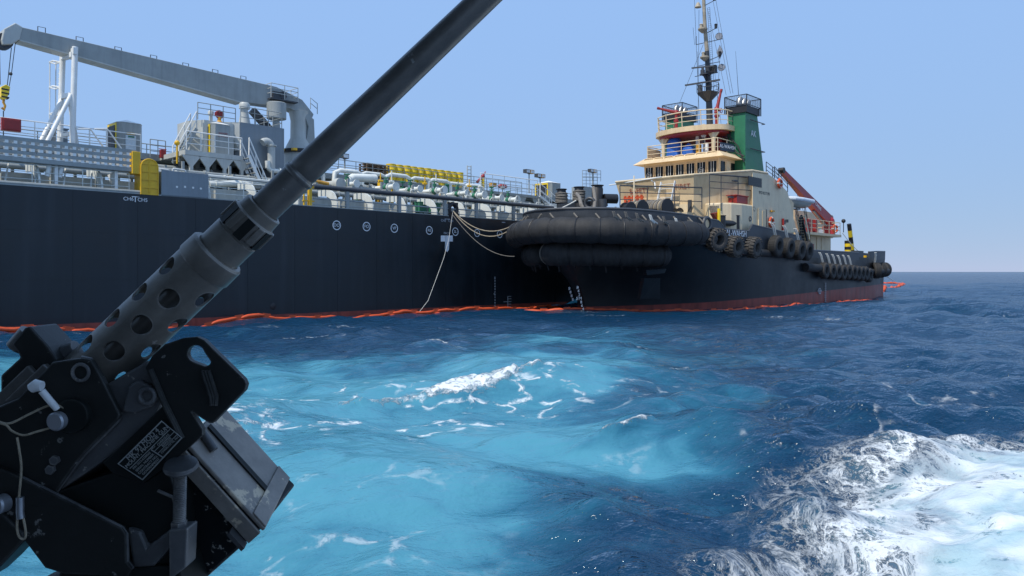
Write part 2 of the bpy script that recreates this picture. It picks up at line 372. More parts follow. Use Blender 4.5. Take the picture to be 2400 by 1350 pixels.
patch(-1.75,16.6, .1,17.75, .42, 1.0); patch(.1,17.8, .7,18.2, .12, .8); patch(-3.6,15.7,-1.7,16.7,.12,.75)
for (ax, ay, bx, by, w, a) in [(-9,29,-6.5,29.4,.22,.7),(1.4,11.9,2.3,12.3,.12,.8),(12,45,13.4,45,.25,.4),(14.6,44.3,16,44,.3,.55),(4.6,47.5,7.2,48,.35,.6),(-3.2,25.6,-1.2,25.9,.14,.7),(4.0,21.5,5.0,21.8,.12,.8),(-5.6,12.4,-4.2,13.2,.1,.7),(17.3,43,18.5,42.7,.3,.6),(3.4,26.8,4.6,27.1,.15,.6)]: patch(ax, ay, bx, by, w, a)
LACE = [(-9,13.5),(-7,17),(-3,17.6),(1.5,18.6),(2.5,16.5),(.2,14.2),(-2.5,12.6),(-5.5,12.2)]
lace = sst(-.8, 1.2, poly_sd(x, y, LACE) + (vnoise(x, y, .8, 31)-.5)*3.0)*sst(.35, .6, vnoise(x, y*1.6, .45, 33))
lace = np.maximum(lace, .30*aer*sst(.58, .72, vnoise(x, y*1.8, .5, 35)))
lace = np.maximum(lace, .38*sst(.66, .76, vnoise(x, y*2.2, .33, 37))*(y < 60))
GZ = sea_z(GX, GY, sp, aer); GZ = np.where(GY > 1500, 0, GZ)
near = (y > 3) & (y < 70)
GZ = GZ + np.where(near, foam*((vnoise(x, y, 1.3, 51)-.5)*.20 + (vnoise(x, y, 4.5, 53)-.5)*.06), 0) + np.where(near, crest*(.10 + (vnoise(x, y, 3.5, 55)-.5)*.30), 0)
nr = len(ys)
idx = np.arange(nr*NC).reshape(nr, NC)
faces = np.stack([idx[:-1,:-1], idx[:-1,1:], idx[1:,1:], idx[1:,:-1]], -1).reshape(-1, 4)
co = np.stack([GX, GY, GZ], -1).reshape(-1, 3)
me = bpy.data.meshes.new('sea'); me.vertices.add(len(co)); me.vertices.foreach_set('co', co.ravel())
me.loops.add(faces.size); me.loops.foreach_set('vertex_index', faces.ravel().astype(np.int32))
me.polygons.add(len(faces)); me.polygons.foreach_set('loop_start', (np.arange(len(faces))*4).astype(np.int32))
me.update(calc_edges=True); me.shade_smooth()
for nm, arr in (('aer', aer), ('foam', foam), ('crest', crest), ('lace', lace)):
    a = me.attributes.new(nm, 'FLOAT', 'POINT'); a.data.foreach_set('value', np.clip(arr, 0, 1).astype(np.float32).ravel())
sea = bpy.data.objects.new('sea', me); COL.objects.link(sea); sea['kind'] = 'structure'; sea['label'] = 'choppy deep blue sea with turquoise slick and white wake'
def water_mat():
    m, t, p, L = nodes('water'); N = t.nodes
    def at(n): a = N.new('ShaderNodeAttribute'); a.attribute_name = n; return a.outputs['Fac']
    def rng(sock, a, b, c=0., d=1.):
        r = N.new('ShaderNodeMapRange'); r.inputs[1].default_value = a; r.inputs[2].default_value = b; r.inputs[3].default_value = c; r.inputs[4].default_value = d; r.interpolation_type = 'SMOOTHSTEP'; L.new(sock, r.inputs[0]); return r.outputs[0]
    def mth(op, a, b=0., c=0.):
        q = N.new('ShaderNodeMath'); q.operation = op
        for i, v in enumerate((a, b, c)):
            if isinstance(v, (int, float)): q.inputs[i].default_value = v
            else: L.new(v, q.inputs[i])
        return q.outputs[0]
    tc = N.new('ShaderNodeTexCoord').outputs['Object']
    def noise(sc, det=5, rg=.6, dist=0., stretch=(1,1,1), rot=0):
        mp = N.new('ShaderNodeMapping'); mp.inputs['Scale'].default_value = stretch; mp.inputs['Rotation'].default_value[2] = rot; L.new(tc, mp.inputs['Vector'])
        n = N.new('ShaderNodeTexNoise'); n.inputs['Scale'].default_value = sc; n.inputs['Detail'].default_value = det; n.inputs['Roughness'].default_value = rg; n.inputs['Distortion'].default_value = dist; L.new(mp.outputs[0], n.inputs['Vector']); return n.outputs['Fac']
    def mix(f, a, b):
        q = N.new('ShaderNodeMix'); q.data_type = 'RGBA'; L.new(f, q.inputs['Factor'])
        for s_, v in (('A', a), ('B', b)):
            if isinstance(v, tuple): q.inputs[s_].default_value = (*v, 1)
            else: L.new(v, q.inputs[s_])
        return q.outputs['Result']
    aer, foam, crest, lace = at('aer'), at('foam'), at('crest'), at('lace')
    big = noise(.5, 3, .6, .5)
    ed = noise(.9, 4, .65, .8, (1,1.9,1), R(25)); aer2 = rng(mth('ADD', aer, mth('MULTIPLY', mth('SUBTRACT', ed, .5), mth('MULTIPLY', mth('SUBTRACT', 1.15, aer), 1.2))), .0, 1.12)
    c = mix(aer2, (.0038,.032,.075), (.030,.165,.255))
    c = mix(rng(aer2, .55, .97, 0, .75), c, (.080,.270,.350))
    # fresh wake: ragged streaks of foam with holes, whiter inwards
    f1 = noise(1.9, 6, .70, .55, (1, .8, 1), R(28)); f2 = noise(5.0, 4, .7, .8)
    rid = mth('ABSOLUTE', mth('SUBTRACT', f1, .5)); rid2 = mth('ABSOLUTE', mth('SUBTRACT', f2, .5))
    v1 = rng(mth('SUBTRACT', mth('MULTIPLY', foam, .135), rid), -.035, .045); v2 = rng(mth('SUBTRACT', mth('MULTIPLY', foam, .11), rid2), -.03, .04)
    wake = mth('MULTIPLY', mth('MINIMUM', mth('ADD', mth('MAXIMUM', v1, mth('MULTIPLY', v2, .7)), mth('MULTIPLY', mth('MULTIPLY', foam, foam), .28)), 1.), rng(foam, .02, .14))
    wake = mth('MULTIPLY', wake, rng(noise(.9, 3, .6, .6, (1,1.3,1), R(20)), .36, .62, .40, 1))
    # thin lacing of old foam
    mp = N.new('ShaderNodeMixRGB'); mp.inputs['Fac'].default_value = .32; L.new(tc, mp.inputs[1])
    nz = N.new('ShaderNodeTexNoise'); nz.inputs['Scale'].default_value = .9; nz.inputs['Detail'].default_value = 3; L.new(tc, nz.inputs['Vector'])
    va = N.new('ShaderNodeVectorMath'); va.operation = 'MULTIPLY_ADD'; va.inputs[1].default_value = (1.5,1.5,0); L.new(nz.outputs['Color'], va.inputs[0]); L.new(tc, va.inputs[2])
    vo = N.new('ShaderNodeTexVoronoi'); vo.feature = 'DISTANCE_TO_EDGE'; vo.inputs['Scale'].default_value = 1.05; vo.inputs['Detail'].default_value = 1.2; vo.inputs['Roughness'].default_value = .5; L.new(va.outputs[0], vo.inputs['Vector'])
    brk = rng(noise(2.6, 4, .65, .4), .46, .62)
    lc = mth('MULTIPLY', mth('MULTIPLY', rng(vo.outputs['Distance'], .012, .075, 1, 0), brk), rng(lace, .1, .7))
    cr = rng(mth('ADD', crest, mth('MULTIPLY', mth('SUBTRACT', noise(4.2, 5, .78, .9), .5), 2.6)), .42, 1.05)
    cr = mth('MULTIPLY', cr, rng(crest, .02, .2))
    F = mth('MINIMUM', mth('ADD', mth('ADD', mth('MULTIPLY', wake, .93), mth('MULTIPLY', lc, .8)), mth('MULTIPLY', cr, .95)), 1.)
    c = mix(rng(mth('MULTIPLY', foam, rng(f1, .3, .6)), .1, .9, 0, .55), c, (.17,.40,.46))
    c = mix(F, c, (.66,.70,.72))
    pass
    h1 = noise(2.3, 4, .62, .0, (1, 1.5, 1), R(-20)); h2 = noise(9, 3, .6, .0, (1,1.3,1), R(-20)); h3 = noise(.55, 3, .6)
    h = mth('ADD', mth('MULTIPLY', mth('ADD', mth('MULTIPLY', h1, .135), mth('MULTIPLY', h2, .022)), mth('SUBTRACT', 1., mth('MULTIPLY', aer, .6))), mth('MULTIPLY', h3, .20))
    h = mth('ADD', h, mth('MULTIPLY', F, .035))
    b = N.new('ShaderNodeBump'); b.inputs['Strength'].default_value = 1.0; b.inputs['Distance'].default_value = 1.0; L.new(h, b.inputs['Height'])
    # water body + sky reflection; the mean reflectance of a wind-roughened sea stays well under that of a mirror at grazing angles
    N.remove(p); df = N.new('ShaderNodeBsdfDiffuse'); L.new(c, df.inputs['Color']); L.new(b.outputs[0], df.inputs['Normal'])
    gl = N.new('ShaderNodeBsdfGlossy'); gl.inputs['Color'].default_value = (.95,.97,1,1); L.new(rng(F, 0, .8, .10, .7), gl.inputs['Roughness']); L.new(b.outputs[0], gl.inputs['Normal'])
    fr = N.new('ShaderNodeFresnel'); fr.inputs['IOR'].default_value = 1.33; L.new(b.outputs[0], fr.inputs['Normal'])
    fac = mth('MULTIPLY', mth('MINIMUM', fr.outputs[0], .50), mth('MULTIPLY', rng(F, 0, .7, 1, .15), mth('SUBTRACT', 1., mth('MULTIPLY', aer2, .3))))
    ms_ = N.new('ShaderNodeMixShader'); L.new(fac, ms_.inputs[0]); L.new(df.outputs[0], ms_.inputs[1]); L.new(gl.outputs[0], ms_.inputs[2])
    L.new(ms_.outputs[0], N['Material Output'].inputs['Surface'])
    return m
me.materials.append(water_mat())
# ---------------------------------------------------------------- railings, stairs (shared by both ships)
def railing(pts, h, parent, mat='white', bars=(.35,.68,1.), step=1.5, r=.022, rt=.028, name='railing', lean=(0,0,0), closed=False):
    b = MB(); pts = [V(p) for p in pts]; up = V(0,0,h) + V(lean)
    if closed: pts = pts + [pts[0]]
    for i in range(len(pts)-1):
        a, c = pts[i], pts[i+1]; L = (c-a).length; n = max(1, round(L/step))
        for k in range(n + (1 if i == len(pts)-2 else 0)):
            p = a.lerp(c, k/n); b.cyl(p, p + up, r, n=6)
    for f in bars: b.tube([p + up*f for p in pts], rt if f == 1. else r*.8, 6)
    return b.obj(name, mat, parent)
def stair(p0, p1, wv, n, parent, mat='white', rail=1.0, name='stair', railmat=None, r=.028, both=True, step_mat=None):
    p0, p1, wv = V(p0), V(p1), V(wv); b = MB()
    for o in (V(0,0,0), wv): b.bar(p0+o, p1+o, .05, .2)
    st = b.obj(name, mat, parent)
    q = MB(); d = p1 - p0; hd = V(d.x, d.y, 0).normalized()
    for i in range(n):
        c = p0.lerp(p1, (i+.5)/n); q.add([c - hd*.12, c + hd*.12, c + hd*.12 + wv, c - hd*.12 + wv, c - hd*.12 - V(0,0,.03), c + hd*.12 - V(0,0,.03), c + hd*.12 + wv - V(0,0,.03), c - hd*.12 + wv - V(0,0,.03)], [(0,1,2,3),(7,6,5,4),(0,4,5,1),(1,5,6,2),(2,6,7,3),(3,7,4,0)])
    q.obj('tread', step_mat or mat, st, False)
    if rail:
        e = MB(); up = V(0,0,rail)
        for o in ((V(0,0,0), wv) if both else (V(0,0,0),)):
            e.tube([p0+o, p0+o+up, p1+o+up, p1+o], r, 6); e.tube([p0+o+up*.5, p1+o+up*.5], r*.7, 6)
            for f in (.33,.67): e.cyl((p0+o).lerp(p1+o, f), (p0+o).lerp(p1+o, f)+up, r*.7, n=6)
        e.obj('handrail', railmat or mat, st)
    return st

# ---------------------------------------------------------------- the tanker
tanker = empty('tanker', 'large tanker with navy hull and grey deck gear lying behind the tug', 'ship', None, TK.o, TK.ang)
DZ = 6.8
h = MB()
xs = [-34, -20, 0, 20, 40, 60, 78, 86]; hb = [0,0,0,0,0,0,.6,3.2]
zs = [-2.0, 0.0, 2.2, 4.6, DZ]
rows = [[(x_, b_, z_) for x_, b_ in zip(xs, hb)] for z_ in zs]
n_ = len(xs)
h.add([p for r_ in rows for p in r_], [(j*n_+i, j*n_+i+1, (j+1)*n_+i+1, (j+1)*n_+i) for j in range(len(zs)-1) for i in range(n_-1)])
far = [(x_, 25-b_, z_) for z_ in (zs[0], zs[-1]) for x_, b_ in zip(xs, hb)]
h.add(far, [(i, i+n_, i+n_+1, i+1) for i in range(n_-1)])
h.add([(-34,0,-2),(-34,25,-2),(-34,25,DZ),(-34,0,DZ)], [(0,1,2,3)]); h.add([(86,3.2,-2),(86,21.8,-2),(86,21.8,DZ),(86,3.2,DZ)], [(3,2,1,0)])
hullo = h.obj('hull', 'hull_tanker', tanker, smooth=False, label='navy blue tanker side with red boot-topping')
d = MB(); d.add([(-34,.02,DZ-.01),(86,3.2,DZ-.01),(86,21.8,DZ-.01),(-34,24.98,DZ-.01)], [(0,1,2,3)]); d.bx(-34, 80, 3.2, 22, DZ, 7.0); d.obj('deck', 'deckpaint', tanker, False)
g = MB(); g.tube([(-34,.1,DZ+.12),(7,.1,DZ+.12)], .09, 8); g.bx(-34, 16, .02, .14, DZ-.02, DZ+.06); g.bx(16.0, 60, .02, .16, DZ-.02, DZ+.05); g.obj('gunwale', 'grey', tanker)
# hull plating seams (weld beads) and marks
for z_ in (2.3, 4.7): s_ = MB(); s_.bx(-34, 60, -.010, .01, z_, z_+.03); s_.obj('weld_seam', 'hull_tanker', hullo, False)
for i in range(-12, 24): s_ = MB(); s_.bx(i*3.1, i*3.1+.035, -.012, .01, -.5, DZ-.05); s_.obj('weld_seam', 'hull_tanker', hullo, False)
def hull_text(txt, px, py, size, mat='marking', name='lettering'):
    p = tk(px, py, 0); return text_part(txt, size, name, mat, hullo, basis((1,0,0), (0,0,1), (p.x, -.012, p.z)))
def hull_ring(px, py, r, txt):
    p = tk(px, py, 0); b = MB()
    b.lathe([(r*.82, -.004), (r, -.004), (r, .004), (r*.82, .004)], (p.x, -.01, p.z), (0,1,0), 28, True)
    o = b.obj('circle_mark', 'marking', hullo); hull_text(txt, px, py, r*.95)
for px, py, r_, t_ in ((789,528,.31,'DO'),(859,531,.31,'FO'),(924,535,.31,'VP'),(1006,540,.31,'RE'),(1067,543,.31,'SL'),(1118,546,.30,'B'),(1171,549,.30,'S')): hull_ring(px, py, r_, t_)
hull_text('CH6', 301, 466.5, .27); hull_text('CH5', 334, 469, .27); hull_text('CH5', 1039, 517, .26, 'markdim'); hull_text('CH4', 1056, 518, .26, 'markdim'); hull_text('PROT', 1047, 547, .24, 'markdim')
def hull_poly(pts, mat='marking', name='painted_mark'):
    b = MB(); b.prism([(tk(px,py,0).x, -.012, tk(px,py,0).z) for px, py in pts], (0,.008,0)); return b.obj(name, mat, hullo, False)
hull_poly([(316,462.4),(318,462.5),(318,473.5),(316,473.4)]); hull_poly([(309,459.8),(326,461),(326,462.6),(309,461.5)])
hull_poly([(1033,552),(1061,552),(1061,566),(1053,566),(1052,585),(1047.5,591),(1043,585),(1043,566),(1033,566)], 'marking', 'tug_mark')
hull_poly([(1042,512.5),(1054,513.2),(1054,514.6),(1042,513.9)], 'markdim')
hull_poly([(1176,520),(1184,520.5),(1184,522.4),(1176,521.9)], 'markdim')
for i in range(12):
    p = tk(1160, 652+i*6.4, 0); b = MB(); b.bx(p.x-.05, p.x+.05, -.012, -.004, p.z-.06, p.z+.06); b.obj('draught_mark', 'markdim', hullo, False)
hull_text('8', 1160, 652, .32, 'markdim', 'draught_figure'); hull_text('4', 1158, 689, .32, 'markdim', 'draught_figure')
p = tk(1190, 707, 0); b = MB()
b.bx(p.x-.03, p.x+.03, -.012, -.004, p.z-.45, p.z+.45)
for dz in (-.42,-.2,0,.22,.42): b.bx(p.x-(.5 if dz == 0 else 0), p.x+.4, -.0125, -.0045, p.z+dz-.02, p.z+dz+.02)
b.obj('load_line', 'markdim', hullo, False)
p = tk(640,718,0); b = MB(); b.lathe([(.01,0),(.17,0),(.2,.02),(.2,.05)], (p.x,-.03,p.z), (0,1,0), 14); b.obj('discharge_port', 'black', hullo)

# transverse deck frames: pale knees that curve down to the ship's side, a long coaming behind them
def knee(x_, parent):
    b = MB(); pr = [(.35,DZ),(.38,7.15),(.5,7.5),(.72,7.82),(1.05,8.02),(1.5,8.12),(2.6,8.15),(2.6,7.75),(1.7,7.7),(1.25,7.55),(1.0,7.3),(.95,DZ)]
    b.prism([(x_, a, z_) for a, z_ in pr], (.09,0,0)); return b.obj('deck_knee', 'pipewhite', parent, False)
x_ = -4.0
for i in range(21):
    knee(x_ + i*2.85, tanker)
b = MB(); b.bx(-30, 62, 2.65, 2.8, DZ, 7.72); b.obj('coaming', 'greylight', tanker, False)
b = MB(); b.bx(0, .08, 2.4, 2.648, DZ, 7.6); stf = b.obj('coaming_stiffener', 'greylight', tanker, False); stf.location.x = -28
for i in range(1, 40): c_ = link_copy(stf); c_.location.x = -28 + i*2.2
for k, (yy, zz, rr, m_) in enumerate(((1.7,8.28,.06,'grey'),(2.2,8.42,.07,'pipewhite'),(3.3,8.1,.16,'grey'),(4.1,8.5,.15,'pipewhite'),(4.9,8.85,.14,'grey'),(5.6,8.4,.18,'darkgrey'),(6.5,9.0,.16,'pipewhite'),(7.5,9.3,.22,'grey'),(8.4,9.5,.12,'greyblue'))):
    b = MB(); b.tube([(-30,yy,zz),(58,yy,zz)], rr, 10)
    for q in range(30): b.cyl((-29+q*2.93,yy,zz), (-28.9+q*2.93,yy,zz), rr*1.45, n=12)
    b.obj('deck_pipe', m_, tanker)
for q in range(30):
    b = MB()
    for yy in (3.6, 6.1, 8.0): b.bx(-28+q*2.93, -27.86+q*2.93, yy-.07, yy+.07, 7.0, 9.3)
    b.bx(-28+q*2.93, -27.86+q*2.93, 3.0, 8.6, 8.62, 8.74); b.obj('pipe_support', 'grey', tanker, False)
# thin lifelines along the left part of the deck edge
railing([(-30,.35,DZ), (5.9,.35,DZ)], 1.1, tanker, 'pipewhite', step=2.2)
railing([(10.2,.35,DZ), (16.6,.35,DZ)], 1.1, tanker, 'pipewhite', step=2.2)
# raking stays between gunwale and coaming
for i in range(9):
    b = MB(); q = -3.5 + i*1.25; b.cyl((q,.25,DZ+.1), (q+.45,1.4,8.1), .04, n=6); b.obj('stay', 'pipewhite', tanker)
# the dark fender bar above the side, on grey posts
a0, a1 = tk(735,437,.1), tk(1296,487,.1)
fb = MB(); fb.tube([a0, a1], .15, 14); fbar = fb.obj('fender_bar', 'darkgrey', tanker, label='long dark tube rail on grey posts')
b = MB(); b.tube([a0 - V(0,0,.75), a1 - V(0,0,.75)], .045, 8); b.tube([a0 - V(0,0,1.12), a1 - V(0,0,1.12)], .03, 8); b.obj('middle_rail', 'grey', fbar)
for px in (814, 936, 1043, 1117, 1204, 1275):
    p = tk(px, 470, .12); b = MB(); zt = a0.z + (a1.z-a0.z)*(p.x-a0.x)/(a1.x-a0.x)
    b.prism([(p.x-.12,.05,DZ),(p.x+.12,.05,DZ),(p.x+.12,.05,zt-.13),(p.x-.12,.05,zt-.13)], (0,.2,0)); b.prism([(p.x-.1,.26,DZ),(p.x-.1,.95,DZ),(p.x-.1,.26,zt-.5)], (.06,0,0)); b.obj('post', 'grey', fbar, False)
p = tk(726, 462, .15); b = MB(); b.bx(p.x-.1, p.x+.1, .05, .25, DZ, p.z+.75); b.bx(p.x-.16, p.x+.5, .06, .24, p.z+.55, p.z+.7); b.bx(p.x-.45,p.x-.38,.1,.2,DZ,p.z+.55); b.bx(p.x-.5,p.x+.3,.09,.21,DZ+.3,DZ+.38); b.obj('yellow_frame', 'yellow', tanker, False)
# chock with rollers
p = tk(1062, 493, .1); ch = empty('fairlead'); ch.parent = tanker; ch.location = (p.x, .05, DZ)
b = MB(); b.torus((0,.1,.55), (0,1,0), .38, .17, 22, 10); b.bx(-.5,.5,-.05,.35,-.05,.22); b.obj('ring', 'black', ch)
for sx in (-.42,.42): b = MB(); b.cyl((sx,.1,.05), (sx,.1,1.05), .1, n=12); b.obj('roller', 'black', ch)
p = tk(1047, 497, .3); b = MB(); b.bx(p.x-.14,p.x+.14,.1,.5,DZ,DZ+.9); b.obj('chock_bracket', 'grey', tanker, False)
# grey shield plate with four small holes
p0, p1 = tk(378,403,.04), tk(488,404,.04); sh = MB(); zt = (p0.z+p1.z)/2
sh.bx(p0.x, p1.x, .02, .07, DZ+.01, zt); sh.bx(p0.x,p0.x+.08,.07,.5,DZ,zt-.1); sh.bx(p1.x-.08,p1.x,.07,.5,DZ,zt-.1)
so = sh.obj('shield_plate', 'greyblue', tanker, False)
for px, py in ((415,438),(434,438),(453,440),(471,442)):
    p = tk(px,py,0); b = MB(); b.lathe([(.001,-.004),(.06,-.004),(.06,.004)], (p.x,.012,p.z), (0,1,0), 10); b.obj('hole', 'white', so)
b = MB()
for u0, u1, yb in ((370,398,1.2),(405,436,1.4)):
    q0, q1 = tk(u0,395,yb), tk(u1,399,yb); b.tube([q0-V(0,0,.05), q0+V(.05,0,.0), q1+V(-.1,0,0), q1-V(0,0,.12), q1-V(0,0,1.0)], .05, 8); b.cyl(q0-V(0,0,1.2), q0, .05, n=8)
b.obj('hoop', 'white', tanker)
# two green lockers between the knees, white hose pipes near the gun end
for px in (990, 1013):
    p = tk(px+(6 if px > 1000 else -4), 476, 2.2); b = MB(); b.bx(p.x-.36,p.x+.36,1.9,2.5,DZ+.35,DZ+1.05); b.bx(p.x-.39,p.x+.39,1.87,2.53,DZ+1.05,DZ+1.12); b.cyl((p.x-.25,2.2,DZ),(p.x-.25,2.2,DZ+.36),.05,n=6); b.cyl((p.x+.25,2.2,DZ),(p.x+.25,2.2,DZ+.36),.05,n=6)
    o = b.obj('winch_locker', 'greenvalve', None, False, bevel=.02); o.location = TK.o; o.rotation_euler.z = TK.ang
    o['label'] = 'left of two green lockers on the tanker deck edge' if px == 990 else 'right of two green lockers on the tanker deck edge'; o['category'] = 'locker'; o['group'] = 'green lockers behind the fender bar'

# manifold: white pipes run out to the side and end in blank flanges; green valves behind
ends = [(836,430),(928,437),(985,442),(1042,445),(1095,452),(1136,456),(1176,463),(1214,467)]
for i, (px, py) in enumerate(ends):
    q = tk(px, py, 3.6); mf = MB(); r_ = .19 if i % 2 else .16
    mf.cyl((q.x,3.6,q.z), (q.x,7.4,q.z), r_, n=14)
    for yy, k in ((3.56,1.75),(4.35,1.55),(5.1,1.5),(6.3,1.5)): mf.cyl((q.x,yy,q.z),(q.x,yy+.09,q.z), r_*k, n=16)
    mf.tube([(q.x,7.4,q.z)] + [(q.x, 7.4+.5*math.sin(R(a)), q.z+.5-.5*math.cos(R(a))) for a in (0,30,60,90)] + [(q.x,7.9,q.z+1.0)], r_, 12)
    mf.tube([(q.x,7.9,q.z+1.0),(q.x-.1,7.9,q.z+1.25),(q.x-.5,7.9,q.z+1.4),(q.x-2.0,7.9,q.z+1.4),(q.x-2.5,7.9,q.z+1.2),(q.x-2.6,7.9,q.z+.2)], r_*.92, 12)
    o = mf.obj('manifold_pipe', 'pipewhite', tanker)
    b = MB(); b.cyl((q.x,4.62,q.z),(q.x,4.95,q.z), r_*1.3, n=12); b.cyl((q.x,4.8,q.z),(q.x,4.8,q.z+.75), .05, n=8); b.torus((q.x,4.8,q.z+.75),(0,0,1),.2,.035,14,6); b.bx(q.x-.12,q.x+.12,4.7,4.9,q.z+.35,q.z+.6)
    b.obj('valve', 'greenvalve', o)
    b = MB(); b.bx(q.x-.06,q.x+.06,4.0,4.12,7.0,q.z-r_); b.bx(q.x-.06,q.x+.06,6.0,6.12,7.0,q.z-r_); b.obj('stand', 'yellow' if i in (1,3) else 'grey', o, False)
for k in range(26):
    b = MB(); q = 26 + k*.95; zz = 8.45 + .35*math.sin(k*2.1); b.tube([(q,2.9,7.6),(q,2.9,zz),(q+.12,2.9,zz+.12),(q+.55,2.9,zz+.12),(q+.66,2.9,zz),(q+.66,2.9,7.6)], .035, 6); b.obj('hose_saddle', 'pipewhite', tanker)
b = MB(); p = tk(755,428,4); b.tube([p+V(-1.4,0,-.3), p+V(-.6,0,.05), p, p+V(.5,0,-.05)], .13, 8); b.obj('hose_end', 'amber', tanker)
p = tk(790,432,4.5); b = MB(); b.cyl((p.x,4.0,p.z),(p.x,4.5,p.z),.42,n=18); b.tube([(p.x,4.6,p.z)]+[(p.x,4.6+2*f,p.z) for f in (.3,1)], .3, 12); b.obj('blank_flange', 'greylight', tanker)
b = MB(); p = tk(812,440,5.0); q = tk(850,417,5.0); b.tube([p-V(0,0,1), p, V(p.x+.15,5,q.z-.35), V(p.x+.55,5,q.z-.05), q, tk(880,418,5)], .3, 12); b.obj('bend_pipe', 'pipewhite', tanker)
for k in range(14):
    p = tk(838+k*26, 446+k*1.2, 6.2); b = MB(); b.bx(p.x-.14,p.x+.14,6.0,6.3,7.0,p.z+.1+.3*((k*7)%3)); b.cyl((p.x,6.1,p.z+.1),(p.x,6.1,p.z+.9+.25*((k*5)%4)),.05,n=6); b.cyl((p.x-.2,6.1,p.z+.8),(p.x+.2,6.1,p.z+.8),.09,n=8); b.obj('valve_post', ('greenvalve','grey','yellow','pipewhite')[k % 4], tanker, False)

# catwalk down the middle of the ship with drums and pallets on it
CW = 10.35
b = MB(); b.bx(-26, 60, 9.0, 9.14, CW-.42, CW); b.bx(-26, 60, 9.14, 12.4, CW-.08, CW-.02); b.bx(-26, 60, 12.4, 12.5, CW-.42, CW); b.obj('catwalk', 'grey', tanker, False)
b = MB(); b.bx(0, .2, 0, .16, 7.0, CW-.43); cc0 = b.obj('catwalk_column', 'grey', tanker, False); cc0.location = (-24, 9.15, 0)
for k in range(24):
    for yy in (9.15, 12.2):
        if k or yy > 10: c_ = link_copy(cc0); c_.location = (-24+k*3.6, yy, 0)
railing([(-26,9.05,CW),(9.8,9.05,CW)], 1.15, tanker, 'white', step=2.0, r=.03, rt=.035)
railing([(21.5,9.05,CW),(46,9.05,CW)], 1.15, tanker, 'grey', step=1.6, r=.03, rt=.032)
railing([(-26,12.4,CW),(60,12.4,CW)], 1.15, tanker, 'grey', step=2.2, r=.03, rt=.032)
b = MB(); b.bx(-2,60,9.6,11.9,CW-.9,CW-.5); b.obj('cable_tray', 'grey', tanker, False)
# drums
dr = MB(); prof = [(.001,0),(.285,0),(.295,.02),(.285,.05),(.285,.29),(.298,.31),(.285,.33),(.285,.58),(.298,.60),(.285,.62),(.285,.86),(.295,.89),(.285,.90),(.27,.88),(.001,.88)]
dr.lathe(prof, (0,0,0), (0,0,1), 22); dm = dr.mesh('drum'); dm.materials.append(M['drumyellow'])
bg_ = MB(); bg_.cyl((.15,0,.88),(.15,0,.905),.035,n=8); bm_ = bg_.mesh('bung'); bm_.materials.append(M['darkgrey'])
q0, q1 = tk(917,400,9.7), tk(1076,415,9.7)
for i in range(11):
    o = bpy.data.objects.new('oil_drum', dm); COL.objects.link(o); xx = q0.x + (q1.x-q0.x)*i/10
    o.location = TK.w((xx, 9.75 + .05*math.sin(i*2.3), CW-.02)); o.rotation_euler.z = TK.ang + i; o.scale = (1.42,1.42,1.62)
    o['label'] = 'yellow steel drum, %s from the wooden pallets in the row on the tanker catwalk' % ORD[i]; o['category'] = 'drum'; o['group'] = 'yellow drums in a row on the tanker catwalk'
    c = bpy.data.objects.new('bung', bm_); COL.objects.link(c); c.parent = o
# pallets
for st, px in enumerate((866, 892)):
    q = tk(px, 400, 9.7)
    for k in range(6):
        e = empty('pallet', 'wooden pallet, %s from the bottom of the %s stack beside the yellow drums' % (ORD[k], ('left', 'right')[st]), 'pallet', 'wooden pallets stacked on the catwalk', TK.w((q.x, 9.8, CW+.01+k*.21)), TK.ang + .05*math.sin(k*3+st))
        b = MB()
        for yy in (-.5,-.25,0,.25,.5): b.bx(-.6,.6,yy-.06,yy+.06,.145,.17)
        b.obj('deck_board', 'wood', e, False)
        b = MB()
        for yy in (-.5,0,.5): b.bx(-.6,.6,yy-.06,yy+.06,0,.025)
        b.obj('base_board', 'wood', e, False)
        b = MB()
        for yy in (-.5,0,.5):
            for xx in (-.52,0,.52): b.bx(xx-.07,xx+.07,yy-.05,yy+.05,.027,.143)
        b.obj('block', 'wood', e, False)

# crane: pillar, jib, winch platform, hook
cr = empty('deck_crane'); cr.parent = tanker
YC = 9.8
def cp(px, py, y=YC): return tk(px, py, y)
jt = [cp(38,62), cp(140,93), cp(640,212), cp(735,270)]; jb = [cp(28,100), cp(120,130), cp(560,240), cp(690,268)]
j = MB()
top = [cp(38,66), cp(640,208), cp(695,235), cp(722,258)]; bot = [cp(22,95), cp(558,240), cp(640,262), cp(690,278)]
out = [cp(38,66), cp(640,206), cp(700,236), cp(727,270), cp(722,283), cp(672,256), cp(560,241), cp(40,96)]
j.prism([p + V(0,-.5,0) for p in out], (0,1.0,0)); jib = j.obj('jib', 'grey', cr, False, bevel=.03)
b = MB(); b.prism([p + V(0,-.56,0) for p in (cp(30,58), cp(47,68), cp(40,97), cp(22,108), cp(1,109), cp(-2,98), cp(4,72))], (0,1.12,0)); b.obj('jib_head', 'greylight', jib, False, bevel=.05)
b = MB(); b.lathe([(.001,-.3),(.45,-.3),(.45,.3),(.001,.3)], cp(8,98), (0,1,0), 16); b.obj('sheave', 'darkgrey', jib)
for px, py in ((93,78),(182,101),(272,124),(355,143),(430,161),(499,176),(565,191)):
    p = cp(px, py-4); b = MB(); b.tube([p+V(-.18,-.3,-.5), p+V(-.18,-.3,.2), p+V(.22,-.3,.2), p+V(.22,-.3,-.5)], .028, 6); b.obj('hand_loop', 'darkgrey', jib)
b = MB(); b.prism([p + V(0,-.51,0) for p in (cp(40,96), cp(560,241), cp(560,244), cp(40,99))], (0,1.02,0)); b.obj('lit_underside', 'greylight', jib, False)  # lighter grey paints the reflected light along the jib's underside
pl = MB(); pb = cp(700,352); ptp = cp(700,262)
